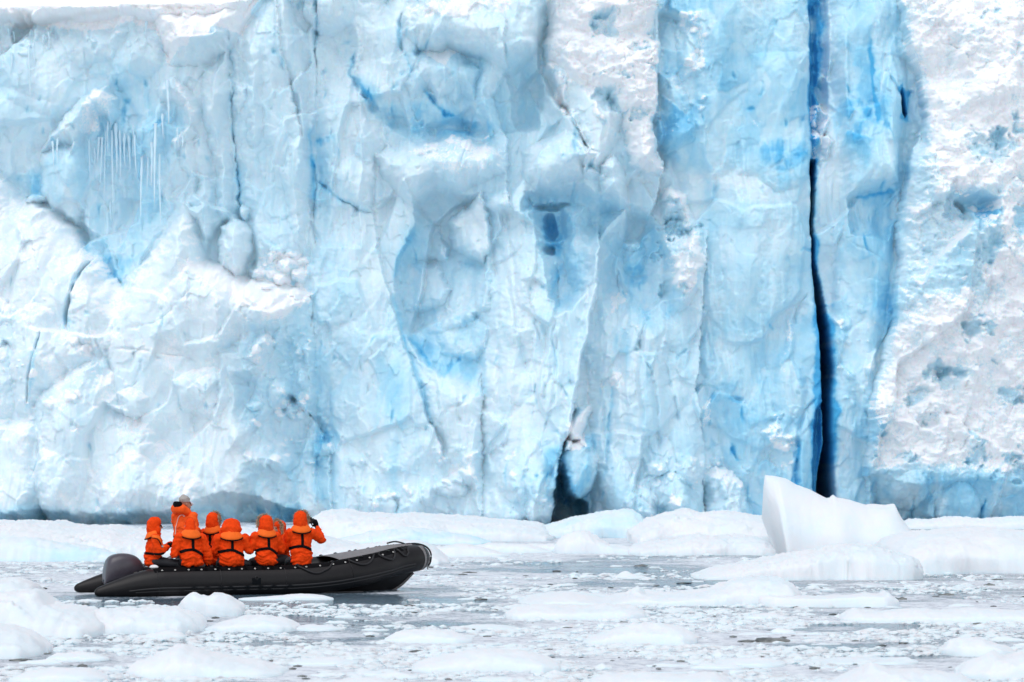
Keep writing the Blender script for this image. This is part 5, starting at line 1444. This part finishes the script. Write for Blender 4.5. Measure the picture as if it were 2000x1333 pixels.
p8 = person('person nearest the bow with raised right arm aiming a camera', at(3.47, -.70), YB - .10, k=1.09, hood_s=1.05, head_yaw=-.55, head_tilt=-.05, seed=5, lean=.03, wide=1.0,
       fur=(M_FUR, 520, (-60, 200)), arms={-1: ((-.24, .14, .30), (-.02, .34, .52), (.9, .4, .9), (0, -.5, .3)), 1: ((.36, .10, .43), (.31, .24, .64), (-.35, .15, 1), (0, -.6, .2))}, belt_dip=0)
# at the tiller, in profile
p1 = person('person in profile at the far left with hood up, sunglasses and a black-gloved hand', at(1.045, -.38, .50), YB - math.radians(96), k=.96, hood_s=1.08, head_yaw=-.05, seed=6, lean=.02, wide=1.0, harness='side',
       arms={1: ((.22, .04, .24), (.17, .22, .35), (-.3, 1, .5), (.6, 0, .6)), -1: ((-.20, .12, .26), (-.08, .30, .38), (.4, 1, .3), (0, 0, 1))}, legs={-1: ((-.13, .42, .04), (-.14, .46, -.34)), 1: ((.13, .44, .05), (.14, .50, -.34))})
o1, J1, bv1, hp1, ax1 = p1
def lens(name, hp_, x, y, z, rx, rz, mat, parent, ry=.006):
    return blob_mesh(name, [[(*hp_(x, y, z), rx, ry, rz)]], mat, parent, .004, 1)
lens('sunglasses', hp1, 0, .090, .008, .072, .020, M_LENS, o1, .014)
ribbon('shoulder_strap', [bv1], [(0, -.05, .52), (0, .05, .50), (0, .11, .42), (0, .15, .34)], (-1, 0, 0), .05, M_COLLAR, o1, n=20)
ribbon('strap_edge', [bv1], [(0, -.09, .50), (0, .03, .475), (0, .085, .40), (0, .12, .33)], (-1, 0, 0), .014, M_BLACK, o1, n=20)
ribbon('chest_patch', [bv1], [(0, .105, .37), (0, .13, .345)], (-1, 0, 0), .035, M_SILVER, o1, n=8, off=.012)
# standing man
p2 = person('standing man in grey knit cap and glasses, hood folded down, taller than all others', at(1.68, .12, .82), YB - math.radians(58), k=1.0, hood=None, head_yaw=-.45, seed=7, lean=.02, wide=1.0, collar=False, harness=None, mat=M_SALMON, standing=True,
       arms={1: ((.27, .0, .24), (.26, .10, .02), (0, .3, -1), (1, 0, 0)), -1: ((-.24, .10, .26), (-.12, .30, .2), (.3, 1, -.1), (0, 0, 1))}, gloves=(True, True), group='people riding in the inflatable boat')
o2, J2, bv2, hp2, ax2 = p2
blob_mesh('knit_cap', [[(*hp2(0, -.02, .075), .090, .104, .076)], [(*hp2(0, -.012, .045), .091, .103, .03)], [(*hp2(0, -.03, .14), .035, .04, .022)]], M_KNIT, o2, .008, 1, lambda c: .004 * fbm(c[:, 0] * 40, c[:, 2] * 30, 3, 2))
blob_mesh('folded_hood', [[(-.13, -.02, .58, .05, .06, .06), (-.10, -.12, .62, .06, .06, .085), (0, -.155, .64, .06, .055, .10), (.10, -.12, .62, .06, .06, .085), (.13, -.02, .57, .05, .06, .06)], [(0, 0, .56, .12, .11, .05)]], M_SALMON, o2, .011, 3, folds(12, .008))
blob_mesh('hood_lining', [[(-.06, -.15, .70, .03, .035, .05), (0, -.175, .685, .035, .04, .07), (.07, -.15, .69, .035, .04, .06)]], M_BLACK, o2, .01, 2)
lens('glasses', hp2, 0, .093, .008, .070, .017, M_GLASS, o2, .010)
for sd in (-1, 1):
    lens('eye', hp2, sd * .032, .078, .010, .010, .010, M_EYEWHITE, o2, .010)
blob_mesh('neck_warmer', [[(0, .03, .58, .07, .075, .04), (0, .05, .62, .06, .06, .03)]], M_BLACK, o2, .01, 2)
for pts in ([(-.05, 0, .20), (-.06, 0, .34), (-.03, 0, .46), (.04, 0, .525), (.10, 0, .50)], [(.13, 0, .18), (.135, 0, .30), (.12, 0, .42)]):
    ribbon('reflective_tape', [bv2], pts, (0, 1, 0), .016, M_REFL, o2, n=24)
ribbon('belt', [bv2], [(-.15, 0, .16), (-.05, 0, .15), (.08, 0, .14), (.18, 0, .15)], (0, 1, 0), .035, M_BLACK, o2, n=24)
# behind the others
p4 = person('person in fur-edged hood and dark blue goggles, half hidden behind the broad back', at(2.16, .08), YB - math.radians(40), k=1.05, hood_s=1.0, head_yaw=-.35, seed=8, lean=.03, wide=.9, cap=True,
       fur=(M_FUR, 420, (-40, 220)), harness='T')
o4, J4, bv4, hp4, ax4 = p4
lens('goggles', hp4, 0, .098, .02, .074, .030, M_BLUELENS, o4, .020)
p7 = person('person facing left with thick fur hood, mostly hidden behind the photographer', at(3.46, .50, .48), YB + math.radians(112), k=.86, hood_s=1.02, head_yaw=.1, seed=9, lean=.04, wide=.88,
       fur=(M_FUR, 520, (-60, 240)), harness='side')
o7, J7, bv7, hp7, ax7 = p7
for sd in (-1, 1):
    lens('eye', hp7, sd * .032, .082, .012, .009, .009, M_EYEWHITE, o7, .009)

# the camera held up at the bow
cb = link(bpy.data.objects.new('camera_body', None))
loc = p8[0].matrix_basis @ Vector((.215, .30, .735))
cb.location = loc; cb.rotation_euler = (0, 0, YB - .45)
cb.name = 'photo_camera'
tag(cb, 'black camera held up in the gloved hands of the person nearest the bow', 'camera')
box_mesh('body', (-.065, -.03, -.045), (.065, .03, .045), M_DARK, cb, .012)
tube_mesh('lens', [(0, .03, 0), (0, .06, 0), (0, .13, 0)], [.036, .034, .038], M_BLACK, cb, seg=18, up=(0, 0, 1))
box_mesh('viewfinder', (-.02, -.034, .040), (.02, .02, .066), M_DARK, cb, .006)
tube_mesh('strap', cat_rom([(-.065, 0, .03), (-.10, -.02, -.04), (-.08, -.05, -.10), (0, -.06, -.12), (.065, -.03, -.06), (.068, 0, .03)], 20), .006, M_BLACK, cb, seg=6)

# black bag leaning between two riders
bag = blob_mesh('bag', [[(-.06, 0, .06, .06, .07, .06), (.05, 0, .055, .07, .07, .055)], [(0, 0, .10, .07, .06, .03)]], M_PANTS, None, .012, 2, lambda c: .006 * fbm(c[:, 0] * 20, c[:, 2] * 20, 5, 2))
bag.location = W(2.54, -.60, .49); bag.rotation_euler = (0, 0, TH)
tag(bag, 'small black bag with a thin cord lying on the tube between two riders', 'bag')
tube_mesh('cord', cat_rom([(-.02, -.02, .10), (-.05, -.05, .20), (-.08, -.06, .33)], 10), .005, M_BLACK, bag, seg=6)
